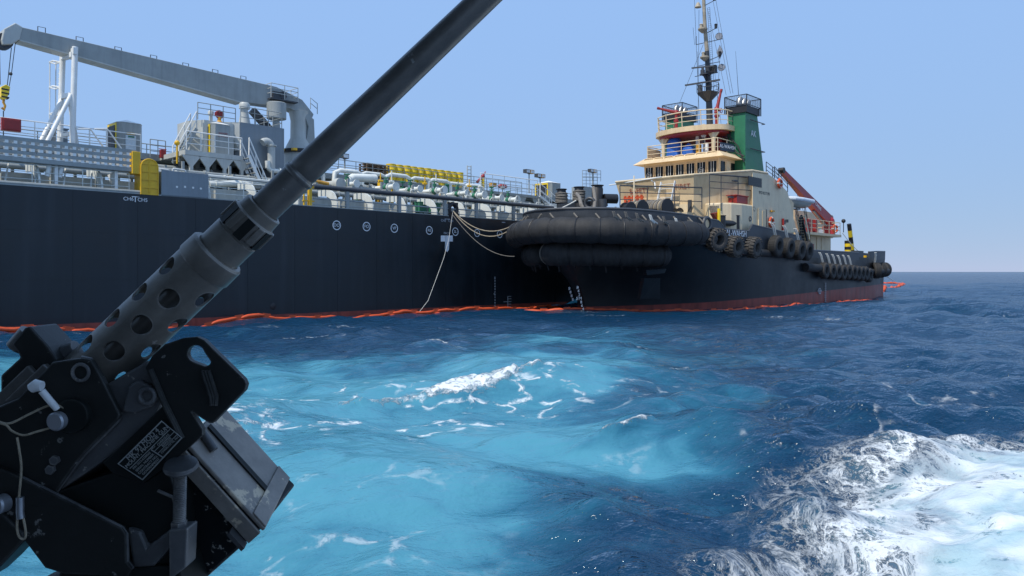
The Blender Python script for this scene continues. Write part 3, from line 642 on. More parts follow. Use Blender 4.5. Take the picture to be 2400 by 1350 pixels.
pl.lathe([(1.15,-3.2),(1.15,-.3),(1.05,0),(.62,.9),(.60,(ptp.z-pb.z)*.75),(.75,ptp.z-pb.z)], (pb.x,YC,pb.z), (0,0,1), 24); pl.obj('pillar', 'greylight', cr)
b = MB(); b.prism([p + V(0,-.62,0) for p in (cp(700,262), cp(726,282), cp(729,352), cp(705,352), cp(713,300))], (0,1.24,0)); b.obj('slew_housing', 'grey', cr, False, bevel=.04)
b = MB(); b.lathe([(1.3,-.05),(1.3,.22)], (pb.x,YC,pb.z-.25), (0,0,1), 24); o = b.obj('slew_ring', 'black', cr)
for a in range(0,360,45): b = MB(); b.bx(pb.x+1.31*math.cos(R(a))-.16,pb.x+1.31*math.cos(R(a))+.16,YC+1.31*math.sin(R(a))-.16,YC+1.31*math.sin(R(a))+.16,pb.z-.22,pb.z-.04); b.obj('warning_patch', 'yellow', o, False)
b = MB(); p0, p1 = cp(590,258), cp(632,300); b.bar(p0, p1+V(.3,0,-.4), .5, .45); b.obj('luffing_ram', 'darkgrey', cr)
p = cp(648,262,8.9); b = MB(); b.lathe([(.001,0),(.64,0),(.70,.03),(.70,1.15),(.64,1.2),(.001,1.2)], (p.x,8.9,p.z-.55), (0,0,1), 22); b.lathe([(.3,-.9),(.22,0)], (p.x,8.9,p.z-.55), (0,0,1), 12); b.obj('winch_drum', 'grey', cr)
p = cp(648,238); b = MB(); b.bx(p.x-1.0,p.x+1.2,8.8,10.8,p.z-.08,p.z); b.bx(p.x-.7,p.x-.1,9.0,9.9,p.z,p.z+.55); b.cyl((p.x+.1,9.0,p.z+.35),(p.x+.1,10.0,p.z+.35),.3,n=12); b.obj('winch_platform', 'darkgrey', cr, False)
railing([(p.x-1,10.8,p.z),(p.x-1,8.8,p.z),(p.x+1.2,8.8,p.z),(p.x+1.2,10.8,p.z)], 1.05, cr, 'greylight', step=1.0, r=.03)
p = cp(722,258); b = MB(); b.tube([p+V(-.1,-.5,0),p+V(-.1,-.5,.85),p+V(.5,-.5,.5),p+V(.5,-.5,-.3)], .03, 6); b.tube([p+V(-.1,-.5,.45),p+V(.5,-.5,.1)], .025, 6); b.obj('hoop_rail', 'grey', cr)
hk = cp(10,216); b = MB(); hp = cp(8,108); hp2 = cp(36,100)
b.tube([hp+V(-.2,0,0), hk+V(-.2,0,.4)], .022, 6); b.obj('wire', 'darkgrey', cr)
b = MB(); b.tube([hp+V(.4,0,0), hk+V(.15,0,.4)], .022, 6); b.obj('wire', 'darkgrey', cr)
b = MB(); b.tube([hp2, cp(27,172), cp(21,205)], .02, 6); b.sph(cp(25,173), .1); b.obj('wire', 'darkgrey', cr)
b = MB(); b.cyl(cp(8,260), cp(8,332), .03, n=6); b.obj('pendant', 'darkgrey', cr)
hb_ = MB(); hb_.prism([p + V(0,-.2,0) for p in (cp(1,204), cp(12,199), cp(22,205), cp(20,218), cp(14,232), cp(6,234), cp(0,228))], (0,.4,0)); hbk = hb_.obj('hook_block', 'drumyellow', cr, False, bevel=.03)
b = MB()
for yy in (207,216,225): b.prism([p + V(0,-.205,0) for p in (cp(1,yy), cp(20,yy+4), cp(19,yy+7.5), cp(1,yy+3.5))], (0,.41,0))
b.obj('black_stripe', 'black', hbk, False)
b = MB(); b.tube([cp(9,233), cp(8,240), cp(12,248), cp(9,258), cp(4,252)], .07, 8); b.obj('hook', 'amber', hbk)

# boom rest: white trestle with ladder cage
tr = empty('boom_rest'); tr.parent = tanker
b = MB(); f = lambda px, py, y=YC: tk(px, py, y)
b.tube([f(140,350,10.6), f(147,128,10.6)], .17, 10); b.obj('post', 'white', tr)
b = MB(); b.tube([f(170,352,9.0), f(171,270,9.0), f(176,110,9.0)], .17, 10); b.obj('post', 'white', tr)
b = MB(); b.bar(f(147,135,10.6), f(173,128,9.0), .3, .3); b.bar(f(173,128,9.0), f(173,113,9.0), .2, .5); b.obj('saddle', 'white', tr)
for a_, c_, y0, y1 in (((90,343),(147,228),9.3,10.6),((104,345),(167,222),8.6,9.0),((182,352),(163,235),9.4,9.0)): b = MB(); b.tube([f(*a_, y0), f(*c_, y1)], .13, 10); b.obj('brace', 'white', tr)
b = MB(); b.bar(f(144,228,10.6), f(168,222,9.0), .22, .26); b.obj('cross_tie', 'white', tr)
b = MB(); b.bar(f(142,318,10.6), f(170,313,9.0), .18, .22); b.obj('cross_tie', 'white', tr)
b = MB()
for px in (116, 130): b.tube([f(px,330,11.2), f(px+1,146 if px == 116 else 143,11.2)], .035, 6)
for py in (146,205,268): b.tube([f(116,py,11.2), f(124,py-3,10.9), f(141,py,10.7)], .06, 6); b.tube([f(116,py,11.2), f(130,py+4,10.6), f(141,py,10.7)], .04, 6)
for k in range(16): b.cyl(f(141,148+k*12,10.75), f(136,148+k*12,10.75), .02, n=6)
b.obj('ladder_cage', 'white', tr)

# vent lockers: grey eight-sided boxes with a low cone roof and a black louver framed in yellow
def vent_locker(px0, px1, pyt, pyb, y, parent, poster=True):
    a, c = tk(px0, pyb, y), tk(px1, pyb, y); zt = tk(px0, pyt, y).z; z0 = a.z; L = c.x - a.x
    e = empty('vent_locker'); e.parent = parent; e.location = (a.x, y, z0); H = zt - z0; D = L*1.15
    ring = [(0,.15*D),(L*.16,0),(L*.84,0),(L,.25*D),(L,D),(0,D)]
    b = MB(); b.prism([(q[0], q[1], 0) for q in ring], (0,0,H)); b.obj('casing', 'grey', e, False)
    b = MB(); cx, cy = L/2, D/2; b.add([(cx+(q[0]-cx)*1.03, cy+(q[1]-cy)*1.03, H+.005) for q in ring] + [(cx, cy, H+.32)], [(i, (i+1) % 6, 6) for i in range(6)] + [tuple(range(6))[::-1]]); b.obj('roof', 'white', e, False)
    b = MB(); b.bx(-.06,-.01,.15*D-.02,D*.92,.02,H-.05); b.obj('louver_frame', 'drumyellow', e, False)
    b = MB(); b.bx(-.09,-.062,.15*D+.10,D*.85,.15,H-.2); lo = b.obj('louver', 'black', e, False)
    b = MB()
    for k in range(8): b.bx(-.10,-.091,.15*D+.10,D*.85,.2+k*(H-.45)/8,.25+k*(H-.45)/8)
    b.obj('slat', 'darkgrey', lo, False)
    if poster:
        b = MB(); b.bx(L*.27,L*.66,-.03,-.006,H*.13,H*.62); o = b.obj('notice', 'poster', e, False)
        b = MB(); b.bx(L*.3,L*.62,-.035,-.007,H*.64,H*.70); b.obj('notice_heading', 'yellow', e, False)
        b = MB(); b.bx(L*.36,L*.6,-.036,-.031,H*.55,H*.6); b.obj('notice_strip', 'greenvalve', o, False)
        text_part('DANGER', .14, 'lettering', 'black', e, basis((1,0,0),(0,0,1),(L*.46,-.038,H*.67)))
    return e
vent_locker(277, 339, 284, 362, 9.3, tanker)
vent_locker(1290, 1318, 427, 470, 9.3, tanker, False)

# left: catwalk steps, stiles, red boxes
b = MB()
for px in (210, 250):
    p = tk(px, 302, 8.8); b.tube([p+V(-.7,0,-.1), p+V(0,0,0), p+V(.12,0,-.1), p+V(1.1,0,-1.45)], .05, 8); b.cyl(p, p-V(0,0,1.35), .045, n=8)
b.obj('stile_rail', 'white', tanker)
for k in range(3):
    p = tk(222+k*6, 352+k*2, 8.7); b = MB(); b.bx(p.x-.1,p.x+.75,8.5,9.0,p.z-.06,p.z); b.obj('stile_step', 'yellow' if k < 2 else 'grey', tanker, False)
railing([tk(352,368,8.6), tk(388,372,8.6)], 1.15, tanker, 'grey', step=.6, r=.03)
p = tk(25,293,8.9); b = MB(); b.bx(p.x-.48,p.x+.48,8.7,9.0,p.z-.36,p.z+.36); b.bx(p.x-.4,p.x+.4,8.66,8.7,p.z-.3,p.z+.3); o = b.obj('locker_box', 'red', None, False, bevel=.03); o.location = TK.o; o.rotation_euler.z = TK.ang; o['label'] = 'large red equipment box on the railing left of the white trestle'; o['category'] = 'box'
p = tk(382,360,8.5); b = MB(); b.bx(p.x-.17,p.x+.17,8.4,8.7,p.z-.28,p.z+.24); b.prism([(p.x-.19,8.38,p.z+.24),(p.x+.19,8.38,p.z+.24),(p.x+.19,8.72,p.z+.3),(p.x-.19,8.72,p.z+.3)],(0,0,.05)); o = b.obj('locker_box', 'red', None, False, bevel=.02); o.location = TK.o; o.rotation_euler.z = TK.ang; o['label'] = 'small red box on the railing left of the grey deckhouse stair'; o['category'] = 'box'
for px, w in ((118,.5),(148,.4)):
    p = tk(px, 325, 11); b = MB(); b.bx(p.x-w/2,p.x+w/2,10.8,11.2,CW-.02,p.z+.55); b.bx(p.x-w/2-.06,p.x+w/2+.06,10.75,11.25,p.z+.55,p.z+.62); b.obj('cable_box', 'greyblue', tanker, False)

# stowed gangway of the tanker with its yellow end
gw = empty('gangway', 'grey slatted gangway stowed along the tanker rail with a yellow end', 'gangway', None, TK.o, TK.ang)
ga, gb = tk(-60,338,.25), tk(318,385,.25); gx0, gx1 = -9.0, gb.x
def gz(py0, x_): return None
zt = 9.02; za = 7.98
zb = [za, za+.30, za+.58, za+.86, zt]
for yy, nm in ((.12,'outer'),(1.0,'inner')):
    for i, z_ in enumerate((za, za+.34, za+.66, zt-.06)):
        b = MB(); b.bx(gx0, gx1, yy, yy+.07, z_, z_+(.17 if i else .2)); b.obj('side_beam', 'grey', gw, False)
k = 0; q = gx0 + .1
pm = MB(); pm.bx(0,.15,.135,.17,za+.2,zt-.06); pmm = pm.mesh('baluster', False); pmm.materials.append(M['white'])
b = MB(); b.bx(gx0,gx1,1.08,1.12,za,zt-.1); b.obj('dark_gap_sheet', 'darkgrey', gw, False)  # dark sheet added to stand for the shade in the gaps
sm = MB(); sm.bx(0,.30,.20,.99,za+.22,za+.26); sm.bx(0,.2,.96,.995,za+.2,zt-.06); smm = sm.mesh('step', False); smm.materials.append(M['white'])
while q < gx1 - .3:
    o = bpy.data.objects.new('baluster', pmm); COL.objects.link(o); o.parent = gw; o.location.x = q
    o = bpy.data.objects.new('step', smm); COL.objects.link(o); o.parent = gw; o.location.x = q + .14
    q += .365
b = MB(); b.bx(gx0,gx1,.3,.9,za-.02,za+.12); b.obj('walking_deck', 'grey', gw, False)
p0, p1 = tk(330,456,.0), tk(370,459,.0); ztop = tk(350,373,0).z
b = MB(); x0, x1 = p0.x, p1.x; rr = (x1-x0)/2
prof = [(x0,DZ)] + [(x0, ztop-rr)] + [(x0+rr-rr*math.cos(R(a)), ztop-rr+rr*math.sin(R(a))) for a in range(15,180,15)] + [(x1, ztop-rr),(x1,DZ)]
b.prism([(a,-.02,c) for a,c in prof], (0,.9,0)); ye = b.obj('end_frame', 'yellow', gw, False)
b = MB(); b.tube([(a,-.03,c) for a,c in prof], .035, 6); b.obj('rim', 'yellow', ye)
for k in range(4): b = MB(); b.bx(x0+.02,x1-.02,-.06,-.022,DZ+.35+k*.42,DZ+.40+k*.42); b.obj('rib', 'yellow', ye, False)
b = MB(); b.bx((x0+x1)/2-.03,(x0+x1)/2+.03,-.05,-.022,DZ+.1,ztop-.1); b.obj('rib', 'yellow', ye, False)
b = MB(); b.bx(x0-.42,x0-.005,.0,.8,za-.12,zt+.02); b.obj('end_block', 'yellow', gw, False, bevel=.02)
for q in (-6,-3.2,-.4,2.4,5.2): b = MB(); b.bx(q,q+.14,.35,.85,DZ,za-.03); b.prism([(q+.02,.36,7.9),(q+.02,.5,DZ),(q+.02,1.5,7.85)],(.08,0,0)); b.obj('davit_support', 'white', gw, False)
b = MB(); b.tube([(2.2,.5,za),(2.1,.5,7.4)], .12, 10); b.tube([(2.75,.5,za),(2.65,.5,7.4)], .12, 10); b.obj('roller', 'white', gw)

# deckhouse on arched stilts amidships
dh = empty('deckhouse'); dh.parent = tanker
YH = 6.2
A = lambda px, py, y=YH: tk(px, py, y)
m0, m1 = A(563,286), A(666,300); zb_ = A(600,392).z; zt_ = m0.z
b = MB(); b.prism([(m0.x-.35,YH+1.0,zb_),(m0.x,YH,zb_),(m1.x,YH,zb_),(m1.x,YH+4,zb_),(m0.x-.35,YH+4,zb_)], (0,0,zt_-zb_)); b.obj('main_block', 'greyblue', dh, False)  # grey-blue puts the shaded tone of the near side into the paint
b = MB(); b.prism([(m0.x-.37,YH+1.0,zb_+1.0),(m0.x-.02,YH+.01,zb_+1.0),(m0.x-.02,YH+.01,zt_-.02),(m0.x-.75,YH+.7,zt_-.02)], (-.05,.02,0)); b.obj('lit_flare_plate', 'greylight', dh, False)  # lighter grey paints the sunlit look of the left-hand chamfer
n0, n1 = A(470,300), A(552,300); zf = A(500,363).z
b = MB(); b.prism([(n0.x-.2,YH+1.3,zf),(n0.x+.35,YH+.25,zf),(n1.x,YH+.25,zf),(n1.x+.1,YH+3,zf),(n0.x-.2,YH+3,zf)], (0,0,zt_-zf-.15)); b.obj('machinery_block', 'greylight', dh, False)
v = vent_locker(497, 546, 288, 362, YH-.15, dh, False)
text_part('DANGER', .15, 'lettering', 'red', v, basis((1,0,0),(0,0,1),(.75,-.01,1.45))); text_part('NO SMOKING', .12, 'lettering', 'red', v, basis((1,0,0),(0,0,1),(.75,-.01,1.25)))
w0, w1 = A(440,372,YH-.9), A(568,352,YH-.9)
b = MB(); b.bx(w0.x-.2, w1.x, YH-1.0, YH+3.2, zf-.32, zf-.02); b.obj('platform', 'greylight', dh, False)
zg = 7.0
lg = [448, 486, 526, 566]
for i, px in enumerate(lg):
    p = A(px, 400, YH-.9)
    b = MB(); b.bx(p.x-.1,p.x+.1,YH-.98,YH-.8,zg,zf-.33); b.prism([(p.x-.6,YH-.97,zf-.335),(p.x+.6,YH-.97,zf-.335),(p.x+.1,YH-.97,zf-1.0),(p.x-.1,YH-.97,zf-1.0)],(0,.12,0)); b.obj('stilt', 'greylight', dh, False)
    b = MB(); b.bx(p.x+.3,p.x+.55,YH+1.4,YH+1.7,zg,zf-.33); b.obj('stilt', 'grey', dh, False)
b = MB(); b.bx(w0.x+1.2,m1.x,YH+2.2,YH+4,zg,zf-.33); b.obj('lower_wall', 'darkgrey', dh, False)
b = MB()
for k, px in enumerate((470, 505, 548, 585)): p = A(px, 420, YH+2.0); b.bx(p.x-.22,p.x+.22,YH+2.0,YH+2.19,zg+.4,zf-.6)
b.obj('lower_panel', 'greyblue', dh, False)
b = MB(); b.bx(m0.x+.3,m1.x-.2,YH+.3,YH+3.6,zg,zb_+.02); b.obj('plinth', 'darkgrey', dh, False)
# handrails on the platform front and the two flights of steps
railing([(w0.x-.1,YH-.95,zf),(w1.x-.05,YH-.95,zf)], 1.15, dh, 'white', step=1.0, r=.03, rt=.04)
st0, st1 = A(606,462,YH-1.3), A(572,352,YH-1.3)
stair((A(632,462,YH-1.6).x,YH-1.6,7.2), (w1.x+.1,YH-1.6,zf), (0,1.15,0), 10, dh, 'white', 1.15, r=.045, step_mat='greylight')
s2a, s2b = A(424,378,YH), A(466,300,YH)
stair((s2a.x,YH+.3,s2a.z), (s2b.x,YH+.3,s2b.z), (0,.9,0), 9, dh, 'grey', 1.1, railmat='white', r=.04)
p = A(415,335,YH); b = MB(); b.sph(p, .17); b.cyl(p, p-V(0,0,1.3), .06, n=8); b.obj('valve_wheel', 'yellow', dh)
railing([(n0.x,YH+.4,zt_-.15),(n1.x+.2,YH+.4,zt_-.15)], 1.1, dh, 'grey', step=.9, r=.03)
railing([(m0.x+.1,YH+.15,zt_),(m1.x-.1,YH+.15,zt_),(m1.x-.1,YH+3.8,zt_)], 1.1, dh, 'grey', step=1.1, r=.03)
def mushroom(px, pyb, pyt, y, rc, rs, nm='mushroom_vent', cone=False):
    p0, p1 = A(px, pyb, y), A(px, pyt, y); H = p1.z-p0.z; b = MB()
    b.lathe([(rs*(1.7 if cone else 1),0),(rs,H*.62),(rs,H*.7),(rc,H*.72),(rc,H*.92),(rc*.8,H),(.001,H)], p0, (0,0,1), 18); b.obj(nm, 'greylight', dh)
mushroom(573,292,241,YH+1.2,.36,.24,cone=True); mushroom(494,290,260,YH+1.0,.19,.12)
p = A(514,272,YH+.8); b = MB(); b.torus(p+V(0,0,.1),(0,1,0),.22,.08,16,8); b.bx(p.x-.3,p.x+.3,p.y-.06,p.y+.06,p.z+.0,p.z+.22); b.obj('red_lamp', 'red', dh); b = MB(); b.lathe([(.25,-.45),(.12,-.3),(.12,-.05)],p,(0,0,1),12); b.obj('lamp_base', 'amber', dh)
pA = A(636,398,YH-.5); b = MB(); b.tube([pA, A(636,345,YH-.5)] + [A(636-1,345,YH-.5)+V(-.35+.35*math.cos(R(a)),0,.35*math.sin(R(a))) for a in (20,45,70,90,115,140)] , .26, 12); b.cyl(A(636,343,YH-.5),A(636,340,YH-.5),.36,n=14); b.obj('gooseneck_vent', 'greylight', dh)
b = MB(); q = A(630,398,YH-.6); b.tube([q+V(-.1,0,.6), q+V(-.08,0,.15), q+V(.1,0,-.02), q+V(.9,0,-.05), q+V(1.2,0,.0)], .17, 10); b.cyl(q+V(.75,0,-.05), q+V(.83,0,-.05), .26, n=14); b.obj('bend_pipe', 'pipewhite', dh)
b = MB(); q0, q1 = A(490,432,3.2), A(618,428,3.2); b.tube([q0,q1], .2, 12)
for f_ in (.1,.55,.75): q = q0.lerp(q1,f_); b.cyl(q, q+V(.07,0,0), .25, n=12)
b.obj('deck_pipe', 'pipewhite', tanker)

# forward platform with steps and floodlights, seen above the tug's bow
pf0, pf1 = tk(1128,446,7.0), tk(1262,447,7.0); zp = 10.05
b = MB(); b.bx(pf0.x, pf1.x, 7.0, 9.0, zp-.25, zp); fp = b.obj('fore_platform', 'grey', tanker, False)
for px in (1150,1195,1222,1258):
    p = tk(px, 460, 7.1); b = MB(); b.bx(p.x-.12,p.x+.12,7.05,7.25,7.0,zp-.26); b.prism([(p.x-.7,7.06,zp-.26),(p.x+.7,7.06,zp-.26),(p.x+.12,7.06,zp-1.1),(p.x-.12,7.06,zp-1.1)],(0,.12,0)); b.obj('column', 'grey', fp, False)
railing([(pf0.x,7.1,zp),(pf1.x,7.1,zp)], 1.5, fp, 'white', step=1.7, r=.03, rt=.04)
stair(tk(1306,492,6.8), (pf1.x,6.8,zp), (0,1.0,0), 10, fp, 'white', 1.2, r=.045)
p = tk(1178,437,7.5); b = MB(); b.sph(p, .45, sc=(1.3,.7,.5)); b.obj('red_hose_box', 'red', fp)
p = tk(1155,432,7.5); b = MB(); b.bx(p.x-.3,p.x+.3,7.3,7.7,p.z-.2,p.z+.1); b.obj('red_hose_box', 'amber', fp, False)
def flood(px, py, y, mh, two=True):
    p = tk(px, py, y); e = empty('floodlight_mast'); e.parent = tanker; e.location = (p.x, y, p.z)
    b = MB(); b.cyl((0,0,-mh),(0,0,0),.06,n=8); b.bx(-.1,.1,-.1,.1,-.05,0); b.obj('pole', 'grey', e)
    for sx in ((-.3,.3) if two else (0,)):
        b = MB(); b.prism([(sx-.28,-.18,.02),(sx+.28,-.18,.02),(sx+.34,.2,.02),(sx-.34,.2,.02)],(0,0,.36)); b.obj('lamp', 'darkgrey' if sx <= 0 else 'amber', e, False)
        b = MB(); b.bx(sx-.22,sx+.22,-.2,-.182,.06,.32); b.obj('lamp_glass', 'lampglass', e, False)
flood(1240,407,7.6,1.9); flood(1266,417,7.6,1.3); flood(1389,405,9.6,4.5); flood(808,372,9.2,1.2,False)
b = MB()
for px in (1095, 1104): b.cyl(tk(px,388,9.6), tk(px,437,9.6), .05, n=6)
for k in range(6): b.cyl(tk(1095,390+k*8,9.6), tk(1104,390+k*8,9.6), .03, n=6)
b.obj('ladder', 'greylight', tanker)
p = tk(1132,413,9.6); b = MB(); b.tube([tk(1118,427,9.6), p, tk(1138,402,9.6)], [.14,.1,.04], 8); b.sph(p, .2); mo = b.obj('foam_monitor', 'red', tanker); b = MB(); b.cyl(p-V(0,0,1.5), p, .16, n=10); b.obj('monitor_base', 'drumyellow', mo)
railing([tk(1365,440,9.4), tk(1400,440,9.4)], 1.2, tanker, 'grey', step=.6, r=.03); railing([tk(1365,425,10), tk(1408,425,10)], 1.2, tanker, 'grey', step=.7, r=.03)
b = MB(); a_, c_ = tk(1365,470,9.5), tk(1408,442,9.5); b.bx(a_.x, c_.x, 9.4, 11, 7, c_.z); b.obj('fore_house', 'grey', tanker, False)
# ---------------------------------------------------------------- the tug
tug = empty('tugboat', 'black hulled tug with cream wheelhouse, green funnels and big bow fenders', 'tugboat', None, TG.o, TG.ang)
dS = [-3.8,-3.65,-3.15,-2.3,-1.1,.5,2.6,5,8,11,14,18,22.6,24.6,30,36,42,46,47.6]
dY = [0,1.25,2.45,3.6,4.7,5.6,6.2,6.5,6.6,6.6,6.6,6.6,6.6,6.6,6.6,6.6,6.6,6.5,6.0]
wS = [0,.5,1.2,2.1,3.2,4.6,6.4,8.6,11,13.4,16,19.5,23.5,25.3,30,36,42,46,47.3]
wY = [0,.7,1.45,2.2,3.0,3.8,4.6,5.3,5.85,6.15,6.35,6.45,6.5,6.5,6.5,6.5,6.5,6.3,5.6]
zT = [5.3,5.3,5.25,5.2,5.15,5.1,5.0,4.9,4.85,4.8,4.75,4.7,4.6,4.22,4.15,4.15,4.2,4.3,4.35]
fz = [-.35,0,.12,.25,.4,.55,.7,.85,1.0]
def hull_pt(i, f, sg):
    z_ = zT[i]*f; k = max(0., f)**1.7
    return (wS[i] + (dS[i]-wS[i])*k, sg*(wY[i] + (dY[i]-wY[i])*k), z_)
NCOL = len(dS); h = MB()
for sg in (-1, 1):
    h.add([hull_pt(i, f, sg) for f in fz for i in range(NCOL)], [(j*NCOL+i, j*NCOL+i+1, (j+1)*NCOL+i+1, (j+1)*NCOL+i) for j in range(len(fz)-1) for i in range(NCOL-1)])
h.add([hull_pt(NCOL-1, f, sg) for sg in (-1,1) for f in fz], [(j, j+1, len(fz)+j+1, len(fz)+j) for j in range(len(fz)-1)])
thull = h.obj('hull', 'hull_tug', tug, label='black tug hull with rusty red boot-topping')
# decks
b = MB(); ring = [(dS[i], -dY[i]+.03, 4.72) for i in range(13)] + [(dS[i], dY[i]-.03, 4.72) for i in range(12,-1,-1)]; b.add(ring, [tuple(range(len(ring)))])
ring = [(dS[i], -dY[i]+.03, 3.2) for i in range(12,NCOL)] + [(dS[i], dY[i]-.03, 3.2) for i in range(NCOL-1,11,-1)]; b.add(ring, [tuple(range(len(ring)))]); b.obj('deck', 'deckpaint', tug, False)
# bulwarks: outline (s, top) walked from bow aft, both sides; plate .12 thick
def side_pt(s_):
    for i in range(NCOL-1):
        if dS[i] <= s_ <= dS[i+1]:
            t = (s_-dS[i])/(dS[i+1]-dS[i]); return dY[i]+(dY[i+1]-dY[i])*t, zT[i]+(zT[i+1]-zT[i])*t
    return dY[-1], zT[-1]
def bulwark(prof, name='bulwark', mat='darkgrey', cap=True):
    for sg in (-1, 1):
        b = MB(); o_ = []; n = len(prof)
        for s_, zt_ in prof:
            yy, zz = side_pt(s_); fl = .10*(zt_-zz)
            o_ += [(s_-(.12 if s_ < 2 else 0)*(zt_-zz), sg*(yy+fl*.3), zt_), (s_, sg*(yy-.005), zz-.25), (s_, sg*(max(yy-.14,0)), zz-.25), (s_-(.12 if s_ < 2 else 0)*(zt_-zz), sg*(max(yy+fl*.3-.14,0)), zt_)]
        fs = []
        for i in range(n-1):
            for k in range(4): fs.append((i*4+k, i*4+(k+1)%4, (i+1)*4+(k+1)%4, (i+1)*4+k))
        fs += [(0,1,2,3), (n*4-1,n*4-2,n*4-3,n*4-4)]
        b.add(o_, fs); bo = b.obj(name, mat, tug)
        if cap:
            q = MB(); q.tube([(o_[i*4][0], o_[i*4][1]-sg*.07, o_[i*4][2]+.01) for i in range(n)], .09, 8); q.obj('cap_rail', mat, bo)
bulwark([(-3.8,6.92),(-3.65,6.92),(-3.15,6.9),(-2.3,6.88),(-1.1,6.84),(.5,6.76),(2.6,6.66),(5,6.52),(7.4,6.40),(8.0,6.1),(8.3,5.85)])
bulwark([(8.31,5.84),(12.3,5.84),(12.9,6.35),(17.5,6.1),(22.4,5.75),(23.0,5.3),(23.4,4.9)])
bulwark([(25.0,4.6),(26,4.62),(36,4.62),(37.2,4.6)])
bulwark([(40.4,4.75),(43,4.85),(46.0,4.9),(47.5,4.9)])
# ropework and brackets along the bow bulwark
def deck_edge(px, py, y): return tg(px, py, y)
# ---- bow fenders
def path_fender(pairs, z_, grow, dz=0.):
    out = []
    for s_, y_ in pairs:
        out.append(V(s_, y_, z_))
    return out
def offset_ring(f, grow, i0, i1, sg):
    out = []
    for i in range(i0, i1):
        p = hull_pt(i, f, 1); a = hull_pt(max(i-1,0), f, 1); c = hull_pt(min(i+1, NCOL-1), f, 1)
        t = V(c[0]-a[0], c[1]-a[1], 0)
        if i == 0: t = V(0,1,0)
        t.normalize(); nrm = V(-t.y, t.x, 0)
        out.append(V(p[0]+nrm.x*grow, sg*max(0,(p[1]+nrm.y*grow)), p[2]))
    return out
def resample(pts, n):
    pts = [V(p) for p in pts]; L = [0]
    for i in range(1, len(pts)): L.append(L[-1]+(pts[i]-pts[i-1]).length)
    out = []
    for k in range(n):
        d_ = L[-1]*k/(n-1); i = 0
        while i < len(L)-2 and L[i+1] < d_: i += 1
        out.append(pts[i].lerp(pts[i+1], (d_-L[i])/max(1e-9, L[i+1]-L[i])))
    return out
def fender(path, r, label, lash, seed):
    fr = random.Random(seed); N = 90; P = resample(path, N); rr = []
    for i in range(N):
        e = min(i, N-1-i)/9.0; tap = 1 if e >= 1 else math.sqrt(max(0, 1-(1-e)**2))*.75+.25
        w = 1.0
        for l in lash:
            dd = abs(i/(N-1)-l)*N; w -= .07*math.exp(-(dd/1.3)**2)
        rr.append(r*tap*w*(1+.025*math.sin(i*1.7+fr.random())))
    o = empty('bow_fender', label, 'fender', 'sausage fenders round the tug bow', TG.o, TG.ang)
    b = MB(); b.tube(P, rr, 20); b.obj('rubber_body', 'rubber', o)
    for l in lash:
        i = min(N-2, max(1, int(round(l*(N-1))))); t = (P[i+1]-P[i-1]).normalized()
        b = MB(); b.torus(P[i], t, rr[i]+.005, .045, 22, 6); b.obj('lashing_chain', 'black' if (i*7) % 5 else 'ropegrey', o)
        b = MB(); up = P[i]+V(0,0,r*.9); b.tube([up, up+V(0,0,.35)+(V(P[i].x*.0,-P[i].y,0).normalized()*.35 if abs(P[i].y) > .3 else V(.35,0,0))], .06, 6); b.obj('hanger', 'ropegrey', o)
    return o
up = offset_ring(1.0, .58, 0, 8, 1)[::-1] + offset_ring(1.0, .58, 1, 9, -1); up = [p + V(0,0,.18) for p in up]
up = up[:-1]; up[-1] = V(4.9,-6.9,5.35); up[-2] = V(2.9,-6.85,5.3)
fender(up, .88, 'long upper black rubber fender wrapped round the tug bow', [.10,.2,.3,.38,.405,.47,.53,.59,.65,.71,.77,.825,.88,.935,.985], 1)
lo = offset_ring(.68, 1.5, 0, 7, 1)[::-1] + offset_ring(.68, .95, 1, 7, -1); lo = [p + V(0,0,.35) for p in lo]
LP = resample(lo, 60)
fender(LP[27:54], .84, 'lower black rubber fender below the long one on the tug bow', [.06,.24,.42,.6,.76,.92], 2)
fender(LP[4:26], .76, 'short black rubber fender stub at the left end of the tug bow', [.2,.45,.6,.78], 3)
# chain and rope tangle below the fenders
for k in range(12):
    b = MB(); q = LP[16+k*3]; b.tube([q+V(0,0,-.7), q+V(.25,.1,-1.0-.12*(k%3)), q+V(.5,.25,-.95)], .05, 6); b.obj('fender_chain', 'black', tug)
# pilot ladder recess plate on the bow shoulder
p = tg(1518,672,-4.3); b = MB(); b.prism([tg(1500,652,-4.95)+V(0,-.35,0), tg(1537,652,-5.15)+V(0,-.35,0), tg(1537,700,-4.75)+V(0,-.35,0), tg(1490,700,-4.3)+V(0,-.35,0)], (.15,.35,0)); b.prism([tg(1505,634,-5.3)+V(0,-.3,0), tg(1553,630,-5.5)+V(0,-.3,0), tg(1549,640,-5.4)+V(0,-.3,0), tg(1508,645,-5.2)+V(0,-.3,0)],(.2,.4,0)); b.obj('anchor_pocket', 'hull_tug', tug, False)
